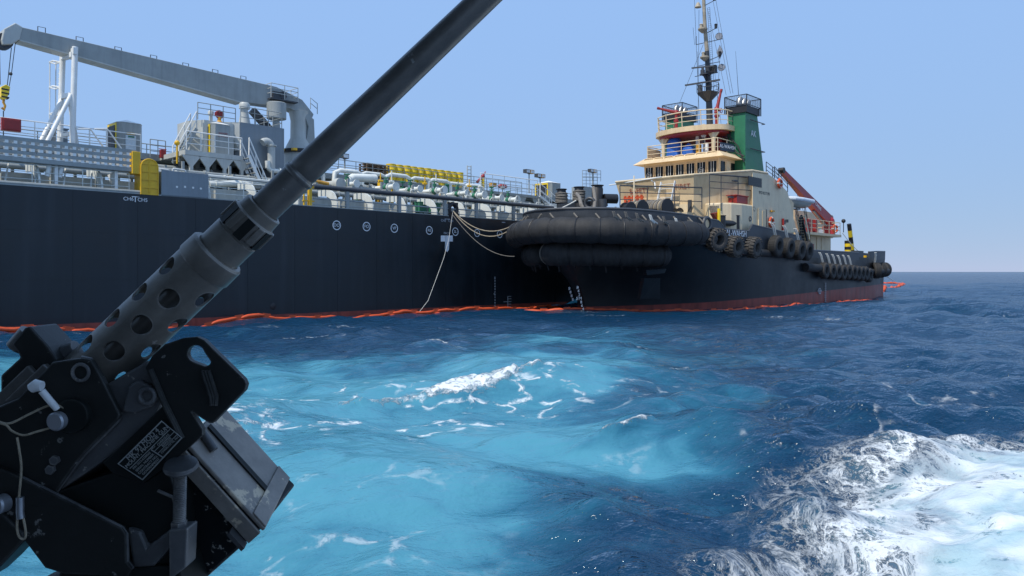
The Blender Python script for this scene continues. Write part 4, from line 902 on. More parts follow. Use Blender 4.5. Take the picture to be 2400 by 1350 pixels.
# draught figures at the stem
for k, (px, py, t_) in enumerate(((1355,674,'8'),(1357,682,'4'),(1359,691,'2'),(1354,699.5,'5'),(1361,699.5,'M'),(1363.5,708,'8'),(1365.5,716,'6'),(1368,724,'4'))):
    q = V(0,0,0); q = tg(px, py, -.9); text_part(t_, .3, 'draught_figure', 'marking', thull, basis((.75,-.66,0), (-.12,0,1), (q.x-.22, q.y-.12, q.z)))
for k in range(4): q = tg(1340+k*2.6, 676+k*8.5, .55); b = MB(); b.bx(q.x-.3,q.x-.22,q.y-.05,q.y+.05,q.z-.1,q.z+.1); b.obj('draught_figure', 'markdim', thull, False)
for k in range(11):
    q = tg(1936, 664+k*4.2, -6.62); b = MB(); b.bx(q.x-.06,q.x+.06,-6.61,-6.5,q.z-.05,q.z+.05); b.obj('draught_figure', 'markdim', thull, False)
q = tg(1922,682,-6.62); b = MB(); b.lathe([(.22,-.06),(.28,-.06),(.28,.06),(.22,.06)], (q.x,-6.56,q.z),(0,1,0),18,True); b.bx(q.x-.4,q.x+.4,-6.63,-6.5,q.z-.03,q.z+.03); b.obj('load_line', 'markdim', thull)
# name on the low bulwark
q = tg(1727,547.5,-6.72); text_part('AL-WAHSH', .66, 'lettering', 'marking', tug, basis((1,0,0),(0,0,1),(q.x,-6.70,q.z)))
# rub rail aft
b = MB(); b.tube([(23.0,-6.75,3.1),(24.6,-6.85,3.05),(27.5,-6.85,3.0)], .38, 12); b.obj('rub_rail', 'rubber', tug)
b = MB(); b.tube([(9,-6.72,4.25),(23,-6.72,4.1)], .3, 12); b.obj('rub_rail', 'rubber', tug)
b = MB(); b.tube([(27.5,-6.75,2.75),(44,-6.75,2.75),(46.6,-6.6,2.8)], .26, 12); b.obj('rub_rail', 'rubber', tug)

# ---- tyres
def tyre_mesh(lugs):
    b = MB(); prof = [(.36,-.17),(.42,-.25),(.62,-.28),(.76,-.25),(.83,-.19),(.85,-.1),(.85,.1),(.83,.19),(.76,.25),(.62,.28),(.42,.25),(.36,.17),(.34,.1),(.34,-.1)]
    b.lathe(prof, (0,0,0), (0,1,0), 32, True)
    if lugs:
        for k in range(20):
            a = 2*math.pi*k/20
            for sg in (-1,1):
                Mx = Matrix.Rotation(a + (math.pi/20 if sg > 0 else 0), 4, 'Y'); b.bx(-.06,.06, min(.02*sg,.27*sg), max(.02*sg,.27*sg), .80,.905, Mx)
    else:
        for k in range(40):
            Mx = Matrix.Rotation(2*math.pi*k/40, 4, 'Y'); b.bx(-.035,.035,-.16,.16,.84,.87, Mx)
    return b
tm = [tyre_mesh(True).mesh('tyre_lug'), tyre_mesh(False).mesh('tyre_road')]
tm[0].materials.append(M['tyrelight']); tm[1].materials.append(M['tyre'])
sb = MB(); sb.bar((-.16,0,0), (-.42,0,1.15), .11, .05, (0,1,0)); sb.obj
def tyre(px, py, y, r, kind, label, yaw=0, straps=True, grp='tyres hung along the tug side', st_h=1.0, tilt=0.):
    q = tg(px, py, y); e = bpy.data.objects.new('tyre_fender', tm[kind]); COL.objects.link(e)
    e.location = TG.w(q); e.rotation_euler = (R(tilt), R(rnd.uniform(0,90)) if False else 0, TG.ang + R(yaw)); e.scale = (r/.87, r/.87*(1.5 if kind == 0 else 1.35), r/.87)
    e['label'] = label; e['category'] = 'tyre'; e['group'] = grp
    if straps:
        for k, (x0, x1) in enumerate(((-.02,-.72),(.3,-.34))):
            b = MB(); b.tube([(x0,.10,.74), (x0+(x1-x0)*.75,.13,.72+st_h*.75), (x1,.2,.72+st_h)], .045, 6); b.obj('strap', 'ropewhite', e)
    return e
tyre(1680,562,-7.0,.82,0,'big chunky-treaded tyre nearest the long bow fender',-22,False,tilt=8)
tyre(1722,578,-7.1,.78,0,'chunky-treaded tyre hanging under the first letters of the name',-6,False,tilt=6)
tyre(1766,580,-7.1,.80,0,'chunky-treaded tyre hanging under the last letters of the name',0,False,tilt=6)
for k, (px, py) in enumerate(((1818,576),(1846,581),(1872,586),(1890,588))):
    tyre(px, py, -7.15, .86, 1, '%s smooth tyre right of the name on the tug side' % ORD[k], 0, k < 3, tilt=5, st_h=1.1)
aft = [(1931,634),(1947,636),(1960,637),(1973,639),(1985,637.5),(1997,638.5),(2007,640),(2017,641),(2026,641),(2035,645)]
for k, (px, py) in enumerate(aft): tyre(px, py, -7.05, .74, 1, '%s tyre from the left in the tight row along the low aft bulwark' % ORD[k], 0, k < 6, 'tyres in a row along the tug after deck', 1.2)
for k, (px, py, yy) in enumerate(((2054,634,-6.9),(2063,633,-6.3),(2072,632,-5.2))): tyre(px, py, yy, .85, 1, ('left','middle','right')[k]+'most big tyre at the very stern of the tug' if k != 1 else 'middle one of the three big tyres at the very stern of the tug', 35+k*18, k == 0, 'tyres round the tug stern', 1.2)

# ---- bow gear
def bollard(px, pyt, y, r, H, rope, lab):
    q = tg(px, pyt, y); b = MB(); b.lathe([(r,-H),(r,-.25),(r*.92,-.2),(r*.92,-.06),(r*1.12,-.05),(r*1.12,0),(.001,0)], q, (0,0,1), 18); o = b.obj('bollard', 'black', tug)
    if rope:
        for k in range(7): b = MB(); b.torus(q+V(.02*math.sin(k*2),0,-.35-k*.11), (0.03*math.sin(k),0.04*math.cos(k*3),1), r+.06, .055, 18, 6); b.obj('rope_turn', 'ropegrey', o)
bollard(1316,443,2.2,.36,2.6,True,''); bollard(1357,438,1.2,.36,2.6,True,'')
bollard(1400,434,.2,.42,3.2,False,'')
q = tg(1412,466,.0); b = MB(); b.cyl(q+V(-.1,-.2,0), q+V(.75,-.75,0), .36, n=16); b.obj('bitt_roller', 'black', tug)
b = MB(); a_, c_ = tg(1310,475,2.0), tg(1420,468,.4); b.bar(a_-V(0,0,.35), c_-V(0,0,.25), .5, .5); b.obj('bitt_beam', 'darkgrey', tug)
b = MB(); q = tg(1382,476,-.6); b.torus(q, (1,.3,0), .35, .12, 20, 8); b.obj('fairlead_eye', 'darkgrey', tug)
q = tg(1413,470,-1.5); b = MB(); b.cyl(q-V(0,0,1.2), q+V(0,0,.1), .26, n=14); b.obj('vent_post', 'darkgrey', tug)
# hanging tow hawser over the bow bulwark
e = MB(); P = [tg(1390,402,.0), tg(1391,440,-.2), tg(1395,470,-.8), tg(1392,490,-1.6), tg(1380,500,-2.2), tg(1368,492,-2.4), tg(1362,480,-2.2), tg(1358,462,-1.2), tg(1352,455,.4)]
P[0] = tg(1392,452,-.2); hw = e.tube(P, .13, 10).obj('tow_hawser', 'ropegrey', None); hw.location = TG.o; hw.rotation_euler.z = TG.ang; hw['label'] = 'thick grey hawser looped over the tug bow bulwark'; hw['category'] = 'rope'
# the rope lashings hanging over the port bulwark
for px, py in ((1434,503),(1462,504),(1488,507),(1520,511),(1551,515),(1580,519),(1610,523)):
    q = tg(px, py, -6.62 if px > 1540 else -6.62 + (1540-px)*.012); b = MB(); b.tube([q+V(0,-.05,.22), q+V(.1,-.1,-.1), q+V(.55,-.1,-.3)], .055, 6); b.tube([q+V(.18,-.05,.2), q+V(.3,-.1,-.1), q+V(.9,-.1,-.32)], .045, 6); b.obj('lashing', 'ropewhite' if px in (1520,1580) else 'ropegrey', tug)
# panama eye at the end of the high bulwark
q = tg(1657,524,-6.7); b = MB(); b.torus(q, (0.1,1,0), .42, .13, 22, 8); eye_ = b.obj('panama_eye', 'darkgrey', tug); b = MB(); b.lathe([(.001,0),(.36,0),(.36,.05)], q+V(0,-.02,0), (0,1,0), 18); b.obj('eye_opening', 'cream', eye_)
# double bitts amidships
for px in (1690, 1723):
    q = tg(px, 505, -5.6); b = MB(); b.lathe([(.34,-2.2),(.34,-.05),(.38,-.04),(.38,0),(.001,0)], q, (0,0,1), 18); b.obj('bollard', 'black', tug)
a_, c_ = tg(1686,522,-5.6), tg(1738,525,-5.6); b = MB(); b.cyl(a_, c_, .24, n=14); b.sph(c_, .27); b.obj('bitt_bar', 'black', tug)
q = tg(1685,517,-6.1); b = MB(); b.tube([q+V(0,0,.9), q, q-V(0,0,.6)], .12, 8); b.obj('marker_post', 'drumyellow', tug)
b = MB(); b.prism([tg(1672,500,-6.0), tg(1688,497,-6.0), tg(1688,512,-6.0), tg(1682,516,-6.0)], (0,.3,0)); b.obj('red_marker', 'red', tug, False)
b = MB()
for k in range(5): b.tube([tg(1664+k*4.5,482,-5.4), tg(1668+k*4,500,-5.4), tg(1674+k*3,515,-5.5)], .09, 6)
b.obj('hung_rope', 'rope', tug)

# ---- windlass with rope drums, orange rack in front of the house
for k, (px, py, r_, w_) in enumerate(((1472,490,.5,.7),(1494,488,.56,1.2),(1541,487,.62,2.2),(1588,500,.42,.6))):
    q = tg(px, py, -2.2); b = MB(); b.lathe([(.001,-w_/2),(r_,-w_/2),(r_,-w_/2+.08),(r_*.72,-w_/2+.1),(r_*.72,w_/2-.1),(r_,w_/2-.08),(r_,w_/2),(.001,w_/2)], q, (.25,1,0), 24); o = b.obj('winch_drum', 'black', tug)
    if k in (1,2):
        n = int(w_/.14)
        for j_ in range(n): b = MB(); b.torus(q + V(.25,1,0).normalized()*(-w_/2+.15+j_*.14), (.25,1,0.03*math.sin(j_)), r_*(.80+.08*math.sin(j_*1.9)), .085, 22, 6); b.obj('rope_turn', 'rope' if j_ % 3 == 0 else 'ropegrey', o)
b = MB(); a_, c_ = tg(1455,500,-2.2), tg(1600,505,-2.2); b.bar(a_, c_, .7, .8); b.obj('winch_bed', 'black', tug)

# ---- house
ZD = 4.72; ZB = 10.15
def octa(f_, hw, cs, sd_, back, z_): return [(f_,-hw,z_),(cs,-sd_,z_),(back,-sd_,z_),(back,sd_,z_),(cs,sd_,z_),(f_,hw,z_)]
b = MB(); b.loft([V(p) for p in octa(9.5,3.4,14.6,5.9,22.6,ZD)], [V(p) for p in octa(9.5,3.4,14.6,5.9,22.6,8.75)]); hs_ = b.obj('lower_house', 'cream', tug, False)
b = MB(); lo_ = octa(9.5,3.4,14.6,5.92,22.6,8.752); hi_ = octa(9.1,3.65,14.3,6.0,22.6,ZB); hi_[1] = (14.2,-6.0,10.75); hi_[2] = (17.2,-6.0,10.8); hi_[4] = (14.2,6.0,10.75); hi_[3] = (17.2,6.0,10.8); lo_[2] = (22.6,-5.92,8.752); lo_[3] = (22.6,5.92,8.752)
b.loft([V(p) for p in lo_], [V(p) for p in hi_]); b.obj('bridge_front', 'cream', tug, False)
# port side wall plate, stepped down aft
sp_ = [tg(1764,404,-6.04), tg(1803,410,-6.04), tg(1815,418,-6.04), tg(1846,450,-6.04), tg(1868,545,-6.04), tg(1765,545,-6.04)]
for sg in (1,-1): b = MB(); b.prism([V(p.x, p.y*sg, p.z) for p in sp_], (0,.06*sg,0)); wl = b.obj('side_wall', 'creamlight', tug, False); swall = wl if sg == 1 else swall
# canopy edge / rail along the bridge front
b = MB(); b.tube([V(p)+V(0,0,.05) for p in (hi_[5], hi_[0], hi_[1], (17.0,-6.0,10.8))], .09, 8); b.obj('front_edge', 'creamlight', tug)
b = MB(); b.tube([tg(1428,434,4.6), tg(1480,426,2.0), V(8.7,-1.0,10.2)], .05, 6); b.obj('awning_pipe', 'white', tug)
q = tg(1771,426,-6.12); b = MB(); b.bx(q.x-1.2,q.x+1.2,-6.09,-6.045,q.z-.36,q.z+.36); b.obj('side_window', 'glassdark', tug, False)
text_part('IMO 8277190', .36, 'lettering', 'darkgrey', swall, basis((1,0,0),(0,0,1),(tg(1793,453,-6.1).x,-6.055,tg(1793,453,-6.1).z)))
b = MB(); q = tg(1756,497,-5.2)
for px, py in ((1757,513),(1766,490)): q = tg(px,py,-5.95); b.lathe([(.13,-.06),(.22,-.06),(.22,.06),(.13,.06)], (q.x-.05,-5.98,q.z), (0,1,0), 14, True)
b.obj('porthole', 'darkgrey', tug)
# rounded casing at the port shoulder of the house
b = MB(); n = 14; base = []
for k in range(n+1):
    a = R(-90 + 180*k/n); base.append(V(12.6 - 1.9*math.cos(a), -4.9 + 1.2*math.sin(a)*-1, 0))
ring = [V(10.8,-3.2,0), V(10.3,-4.2,0), V(10.5,-5.1,0), V(11.2,-5.7,0), V(12.4,-5.98,0), V(14.6,-6.02,0), V(14.8,-3.2,0)]
b.prism([p+V(0,0,ZD) for p in ring], (0,0,8.05-ZD)); cas = b.obj('rounded_casing', 'creamlight', tug, False, bevel=.12)
q = tg(1727,470,-5.3); b = MB(); b.prism([(q.x-.9,-5.75,8.07),(q.x+1.0,-5.75,8.07),(q.x+.8,-4.9,8.07),(q.x-.7,-4.9,8.07)], (0,0,.6)); b.bx(q.x-1.0,q.x+1.1,-5.8,-4.85,8.66,8.74); rb = b.obj('red_chest', 'red', None, False, bevel=.04); rb.location = TG.o; rb.rotation_euler.z = TG.ang; rb['label'] = 'dark red chest on the rounded casing of the tug house'; rb['category'] = 'chest'
# orange rack
q = tg(1493,472,-1.5); e = empty('orange_rack', 'bright orange slotted rack behind the tug winch drums', 'rack', None, TG.w((9.2,1.9,8.25)), TG.ang)
b = MB()
for k in range(5): b.bx(-.05,.05,-.85+k*.4,-.65+k*.4,-.45,.45)
b.bx(-.06,.06,-.9,1.0,.45,.6); b.bx(-.06,.06,-.9,1.0,-.6,-.45); b.obj('frame', 'orange', e, False)
b = MB()
for k in range(5): b.bx(-.08,.08,-.8+k*.4,-.65+k*.4,.6,.72)
b.obj('knob', 'orange', e, False)
# lettering on the bridge front
nrm_m = basis((0,-1,0), (-.27,0,.96), (9.0,1.55,9.35)); text_part('SAFETY', .58, 'lettering', 'lettered', tug, basis((0,-1,0), (-.275,0,.96), (9.31,1.45,9.30)))
text_part('FIRST', .58, 'lettering', 'lettered', tug, basis((0,-1,0), (-.275,0,.96), (9.30,-2.55,9.35)))
# front door, ladder, davit frames
b = MB(); b.bx(9.4,9.47,-3.0,-1.9,5.5,8.0); b.obj('front_door', 'creamlight', tug, False); b = MB(); b.bx(9.38,9.46,-3.25,-2.95,5.4,8.3); b.obj('door_shadow_frame', 'darkgrey', tug, False)  # dark grey strip stands in for the shadow beside the door
stair((7.9,-.9,7.2), (8.85,-.9,9.8), (0,-1.25,0), 7, tug, 'white', 0, 'front_ladder')
b = MB(); b.bx(8.2,9.4,-2.9,1.0,7.25,7.33); b.obj('working_step', 'creamlight', tug, False)
b = MB(); b.tube([V(9.0,-.2,9.9), V(8.6,-.5,9.3)], .05, 6); b.tube([tg(1527,423,0), tg(1540,436,0)], .06, 6); b.obj('bracket', 'white', tug)
b = MB()
for px in (1486,1560,1607,1676): q = tg(px, 470, -1); b.tube([tg(px,474,-.6), tg(px,412,-.2)], .05, 6)
b.obj('awning_post', 'creamlight', tug)
# dark hoop railings on the foredeck
railing([tg(1453,485,.5), tg(1645,490,-4.2)], 1.65, tug, 'darkgrey', step=2.2, r=.04, rt=.055)
railing([tg(1663,492,-4.6), tg(1690,494,-5.2), tg(1768,496,-5.9)], 2.75, tug, 'darkgrey', step=2.0, r=.035, rt=.055, bars=(.62,.8,1.))
b = MB(); b.bx(8.6,9.48,-3.35,-2.6,4.8,7.3); b.obj('deck_locker', 'creamlight', tug, False); b = MB(); b.bx(8.0,9.4,-1.9,-.4,4.8,6.9); b.obj('deck_locker', 'cream', tug, False)
# side wall fittings
def lifebuoy(pt, ax, r, label):
    e = empty('lifebuoy', label, 'lifebuoy', 'orange lifebuoys of the tug', TG.w(pt), TG.ang)
    b = MB(); b.torus((0,0,0), ax, r*.76, r*.24, 26, 10); b.obj('ring', 'orange', e)
    axv = V(ax).normalized(); u = axv.orthogonal().normalized(); w = axv.cross(u)
    for k in range(4):
        a = R(45+90*k); c = (u*math.cos(a)+w*math.sin(a))*r*.76; t = (-u*math.sin(a)+w*math.cos(a)); b = MB(); b.torus(c, t, r*.25, r*.03, 12, 6); b.cyl(c-t*.05, c+t*.05, r*.26, n=12); b.obj('band', 'ropewhite', e)
lifebuoy(tg(1828,430,-6.25), (0,1,0), .46, 'orange lifebuoy on the upper rail at the back of the tug house')
lifebuoy(tg(1808,521,-6.25), (.0,1,0), .46, 'orange lifebuoy on the cream side wall of the tug house')
lifebuoy(tg(1957,536,-4.6), (.3,1,0), .46, 'orange lifebuoy on the after platform rail of the tug')
b = MB(); p = tg(1786,517,-6.1); b.bx(p.x-.7,p.x+.9,-6.16,-6.05,p.z-.75,p.z+.95); dr_ = b.obj('side_door', 'creamlight', tug, False); b = MB(); b.bx(p.x-.1,p.x+.55,-6.2,-6.165,p.z-.7,p.z+.8); b.obj('door_leaf', 'cream', dr_, False); b = MB(); b.bx(p.x+.62,p.x+.7,-6.2,-6.165,p.z-.75,p.z+.95); b.obj('door_gap', 'darkgrey', dr_, False)
for px, py, w_, h_, m_ in ((1809,495,.5,.12,'amber'),(1836,521,.25,.3,'darkgrey'),(1843,518,.2,.25,'darkgrey'),(1834,526,.08,1.0,'red')):
    p = tg(px,py,-6.1); b = MB(); b.bx(p.x-w_/2,p.x+w_/2,-6.25,-6.045,p.z-h_/2,p.z+h_/2); b.obj('wall_fitting', m_, tug, False)
for px, py in ((1712,462),(1722,424),(1750,489)):
    p = tg(px,py,-5.5); b = MB(); b.bx(p.x-.3,p.x+.3,-5.62,-5.4,p.z-.06,p.z+.06); b.obj('wall_lamp', 'darkgrey', tug, False)
railing([tg(1815,418,-5.9), tg(1846,450,-5.9)], 1.0, tug, 'darkgrey', step=1.4, r=.035); railing([(17.0,-5.9,10.8),(19.5,-5.9,10.2)], 1.0, tug, 'darkgrey', step=1.2, r=.035)

# ---- wheelhouse
ZW = 12.02; wf, wb, wh = 13.4, 19.2, 3.55
b = MB(); b.loft([V(wf+.12,-wh,ZB-.2),V(wb,-wh,ZB-.2),V(wb,wh,ZB-.2),V(wf+.12,wh,ZB-.2)], [V(wf-.1,-wh-.02,ZW),V(wb,-wh-.02,ZW),V(wb,wh+.02,ZW),V(wf-.1,wh+.02,ZW)]); wheel = b.obj('wheelhouse', 'cream', tug, False)
wz0, wz1 = ZB+.24, ZB+1.6
for k in range(7):
    yc = 3.0 - k*1.0; b = MB(); b.bx(wf-.12,wf+.06,yc-.38,yc+.38,wz0,wz1); wo = b.obj('front_window', 'glassdark', wheel, False)
    b = MB()
    for (ya, yb_, za_, zb2) in ((-.42,.42,wz1,wz1+.05),(-.42,.42,wz0-.05,wz0),(-.42,-.38,wz0,wz1),(.38,.42,wz0,wz1)): b.bx(wf-.15,wf+.05,yc+ya,yc+yb_,za_,zb2)
    b.obj('frame', 'cream', wo, False)
    b = MB()
    for dy in (-.12,.1): b.cyl((wf-.17,yc+dy,wz0),(wf-.17,yc+dy,wz1),.018,n=6)
    b.obj('bar', 'white', wo)
    if k in (0,5): b = MB(); b.torus((wf-.18,yc,(wz0+wz1)/2),(1,0,0),.24,.025,24,6); b.torus((wf-.18,yc,(wz0+wz1)/2),(1,0,0),.09,.02,16,6); b.obj('clear_view_screen', 'steel', wo)
for k, (sa, sb_) in enumerate(((13.6,14.3),(15.4,16.0),(16.15,16.75),(16.9,17.5))):
    for sg in (-1,1):
        b = MB(); b.bx(sa,sb_,min(sg*(wh-.02),sg*(wh+.05)),max(sg*(wh-.02),sg*(wh+.05)),wz0,wz1); b.obj('side_window', 'glassdark', wheel, False)
b = MB(); b.bx(14.5,15.2,-wh-.06,-wh+.02,ZB,wz1+.1); b.obj('wheelhouse_door', 'creamlight', wheel, False)
b = MB(); b.loft([V(wf-.75,-wh-.75,ZW),V(wb+.3,-wh-.75,ZW),V(wb+.3,wh+.75,ZW),V(wf-.75,wh+.75,ZW)], [V(wf-.1,-wh-.05,ZW+.52),V(wb,-wh-.05,ZW+.52),V(wb,wh+.05,ZW+.52),V(wf-.1,wh+.05,ZW+.52)]); b.obj('roof', 'cream', wheel, False)
for k in range(7):
    yc = 3.0-k*1.0; b = MB(); b.tube([(wf-.28,yc-.42,ZW+.43),(wf-.22,yc-.3,ZW+.5),(wf-.22,yc+.3,ZW+.5),(wf-.28,yc+.42,ZW+.43)], .05, 6); b.obj('roof_handrail', 'cream', wheel)
ZM = ZW+.53
railing([(wb-.5,wh-.2,ZM),(wf+.1,wh-.2,ZM),(wf+.1,-wh+.2,ZM),(wb-2.5,-wh+.2,ZM)], 1.1, wheel, 'creamlight', step=1.6, r=.035, rt=.04)
b = MB(); b.prism([(wf+.15,wh-.25,ZM+.1),(wf+.15,wh-.25,ZM+1.0),(wf+2.2,wh-.25,ZM+.95),(wf+2.2,wh-.25,ZM+.1)], (0,.05,0)); b.obj('wind_screen', 'cream', wheel, False)
# ship's name board on the monkey island
q = tg(1704,343,-3.6); b = MB(); b.prism([tg(1688,333,-3.45), tg(1721,339,-3.75), tg(1721,357,-3.75), tg(1688,352,-3.45)], (.06,.02,0)); nb = b.obj('name_board', 'signblue', wheel, False)
a_, c_ = tg(1688,342,-3.45), tg(1721,348,-3.75); text_part('AL-WAHSH', .42, 'lettering', 'marking', nb, basis(c_-a_, (0,0,1), (a_+c_)/2 + V(-.05,-.06,0)))
# upper monitor platform on pillars
ZU = 14.95
b = MB(); n = 16; ring = []
for k in range(n+1): a = R(90 + 180*k/n); ring.append((15.4 + 1.9*math.cos(a), 3.5*math.sin(a)))
ring += [(19.4,-3.5),(19.4,3.5)]
b.prism([(x_, y_, ZU-.42) for x_, y_ in ring], (0,0,.42)); upl = b.obj('monitor_platform', 'cream', tug)
b = MB(); b.prism([(15.4+(x_-15.4)*.9, y_*.9, ZU-.62) for x_, y_ in ring], (0,0,.19)); b.obj('platform_underside', 'red', upl, False)
rail_pts = [(19.2,3.3,ZU)] + [(15.4+1.75*math.cos(R(a)), 3.3*math.sin(R(a)), ZU) for a in range(90,271,30)] + [(19.2,-3.3,ZU)]
railing(rail_pts, 1.25, upl, 'creamlight', step=1.5, r=.04, rt=.055, lean=(-.12,0,0))
for x_, y_ in ((14.6,2.4),(14.6,-2.4),(18.6,2.6),(18.6,-2.6)):
    b = MB(); b.cyl((x_,y_,ZM),(x_,y_,ZU-.62),.16,.2,12); b.prism([(x_-.06,y_-.5,ZU-.63),(x_-.06,y_+.5,ZU-.63),(x_-.06,y_,ZU-1.3)],(.12,0,0)); b.obj('pillar', 'creamlight', upl)
b = MB(); b.cyl((15.6,-1.0,ZM),(15.6,-1.0,ZU-.63),.11,n=10); b.cyl((15.3,-.5,ZM),(15.3,-.5,ZU-.63),.14,n=10); b.obj('stanchion_pipe', 'white', upl)
b = MB(); b.bx(16.4,17.6,-2.2,-.6,ZM,ZU-.7); b.obj('red_cabinet', 'red', tug, False)
b = MB(); b.cyl((14.2,-2.0,ZM),(14.2,-2.0,ZM+.9),.14,n=12); b.obj('compass_stand', 'white', tug); b = MB(); b.bx(14.0,14.4,-1.4,-1.1,ZM,ZM+.85); b.obj('cable_cabinet', 'amber', tug, False)
# blue tarpaulins on the monkey island
def drape(x_, y_, z_, w_, d_, h_, label):
    e = MB(); n = 18; rows_ = 8; vs = []; rr_ = random.Random(int(x_*100+y_*10))
    for j_ in range(rows_+1):
        t = j_/rows_; rad = 1.0 if t < .55 else math.cos((t-.55)/.45*math.pi/2)*.92+.08
        for k in range(n):
            a = 2*math.pi*k/n; f_ = 1+.09*math.sin(a*5+1)*(1-t)+rr_.uniform(-.04,.04); vs.append((w_/2*rad*f_*math.cos(a), d_/2*rad*f_*math.sin(a), h_*t+rr_.uniform(-.02,.02)))
    fs = [(j_*n+k, j_*n+(k+1)%n, (j_+1)*n+(k+1)%n, (j_+1)*n+k) for j_ in range(rows_) for k in range(n)] + [tuple(range(n))[::-1], tuple(range(rows_*n,(rows_+1)*n))]
    e.add(vs, fs); o = e.obj('tarpaulin_cover', 'bluetarp'); o.location = TG.w((x_,y_,z_)); o.rotation_euler.z = TG.ang; o['label'] = label; o['category'] = 'tarpaulin'
drape(15.0,1.55,ZM,1.1,1.5,2.15,'tall domed blue tarpaulin on the wheelhouse roof of the tug')
drape(14.6,-.05,ZM,.7,1.2,1.15,'lower blue tarpaulin beside the tall one on the wheelhouse roof')
# searchlights, horns
def searchlight(pt, ax, r):
    e = empty('searchlight'); e.parent = tug; e.location = pt
    b = MB(); b.lathe([(.001,.45),(r*.7,.4),(r,.1),(r,0),(r*.88,-.01)], (0,0,0), ax, 18); b.obj('housing', 'creamlight', e)
    b = MB(); b.lathe([(.001,-.02),(r*.87,-.02),(r*.87,.02)], (0,0,0), ax, 18); b.obj('lens', 'lampglass', e); b = MB(); b.cyl((0,0,-r-.5),(0,0,-r),.05,n=8); b.obj('bracket', 'darkgrey', e)
searchlight(tg(1649,317,-1.2), (.8,.35,.1), .22); searchlight(tg(1562,328,2.6), (.8,.3,0), .24); searchlight(tg(1649,296,-1.2), (.8,.35,.3), .2); searchlight(tg(1574,306,2.2), (.8,.35,.2), .2)
# fire monitors
def monitor(px, py, y, aim, label):
    q = tg(px, py, y); e = empty('fire_monitor'); e.parent = tug; e.location = (q.x, y, ZU)
    H = q.z - ZU; b = MB(); b.lathe([(.3,0),(.26,.1),(.15,.14),(.15,H*.55),(.22,H*.56),(.22,H*.66),(.13,H*.68),(.13,H*.9)], (0,0,0), (0,0,1), 14); b.obj('base', 'red', e)
    b = MB(); d_ = V(aim).normalized(); c = V(0,0,H); b.sph(c, .24); b.tube([c-d_*.35, c+d_*.3, c+d_*1.5], [.17,.15,.09], 12); b.cyl(c+d_*1.5, c+d_*1.75, .12, n=12); b.obj('nozzle', 'red', e)
    b = MB(); b.torus(c+V(.1,-.35,-.15), (0,1,0), .2, .03, 14, 6); b.cyl(c+V(.1,0,-.15), c+V(.1,-.35,-.15), .04, n=8); b.obj('handwheel', 'red', e)
monitor(1585,264,2.2,(-.5,.75,.25),''); monitor(1680,256,-2.3,(.2,-.15,1.0),'')
# ---- funnels
def funnel(sg):
    e = empty('funnel'); e.parent = tug; yo, yi = (-4.55,-2.75) if sg < 0 else (4.3,2.4)
    zt_, zb3 = (16.0 if sg < 0 else 16.6), 10.4; s0, s1 = (16.0, 19.2) if sg < 0 else (17.6, 20.8)
    b = MB(); b.loft([V(s0,yo,zb3),V(s1+.6,yo,zb3),V(s1+.6,yi,zb3),V(s0,yi,zb3)], [V(s0+.25,yo-sg*.12,zt_),V(s1-.7,yo-sg*.12,zt_),V(s1-.7,yi+sg*.12,zt_),V(s0+.25,yi+sg*.12,zt_)]); b.obj('casing', 'green', e, False)
    b = MB(); b.bx(s0+.1,s1-.5,min(yo,yi)-.02,max(yo,yi)+.02,zt_+.002,zt_+.6); b.obj('black_top', 'black', e, False)
    b = MB()
    for px_ in (s0+.7, s0+1.5, s0+2.2): b.tube([(px_,(yo+yi)/2,zt_+.7),(px_,(yo+yi)/2,zt_+1.1),(px_+.25,(yo+yi)/2,zt_+1.35)], .25, 10)
    b.obj('exhaust_pipe', 'steel', e)
    cg = MB(); x0, x1, y0, y1 = s0+.05, s1-.45, min(yo,yi)-.08, max(yo,yi)+.08; z0, z1 = zt_+.0, zt_+1.45
    for x_ in (x0, x1):
        for y_ in (y0, y1): cg.bar((x_,y_,z0),(x_,y_,z1),.07,.07)
    for z_ in (z0+.65, z1):
        for a_, c_ in (((x0,y0),(x1,y0)),((x1,y0),(x1,y1)),((x1,y1),(x0,y1)),((x0,y1),(x0,y0))): cg.bar((*a_,z_),(*c_,z_),.06,.06)
    cg.obj('cage_frame', 'black', e)
    mw = MB()
    for k in range(14):
        t = k/13; mw.cyl((x0+(x1-x0)*t,y0,z0+.65),(x0+(x1-x0)*t,y0,z1),.009,n=4); mw.cyl((x0+(x1-x0)*t,y1,z0+.65),(x0+(x1-x0)*t,y1,z1),.009,n=4)
        mw.cyl((x0,y0+(y1-y0)*t,z0+.65),(x0,y0+(y1-y0)*t,z1),.009,n=4); mw.cyl((x1,y0+(y1-y0)*t,z0+.65),(x1,y0+(y1-y0)*t,z1),.009,n=4)
    for k in range(9):
        z_ = z0+.65+(z1-z0-.65)*k/8
        mw.tube([(x0,y0,z_),(x1,y0,z_),(x1,y1,z_),(x0,y1,z_)], .008, 4, False, True)
    mw.obj('cage_mesh', 'mesh', e, False, kind='stuff')
    if sg < 0:
        text_part('AK', .75, 'lettering', 'marking', e, basis((1,0,0),(0,.02,1),(17.6,-4.515,14.35)))
        b = MB()
        for z_ in (13.0,15.4): b.tube([(s0+.6,-4.7,z_),(s1+.2,-4.7,z_)], .04, 6); b.tube([(s1+.2,-4.7,z_),(s1+.2,-4.4,z_)], .03, 6)
        for s_ in (s0-.06,): b.tube([(s_,-2.95,15.2),(s_-.05,-3.05,13.6),(s_-.1,-3.9,12.6),(s_-.05,-4.5,12.3)], .07, 6); b.tube([(s_,-3.15,15.2),(s_-.05,-3.25,14),(s_-.1,-4.0,13.1),(s_-.05,-4.5,11.8)], .06, 6)
        b.obj('pipe_run', 'black', e)
funnel(-1); funnel(1)
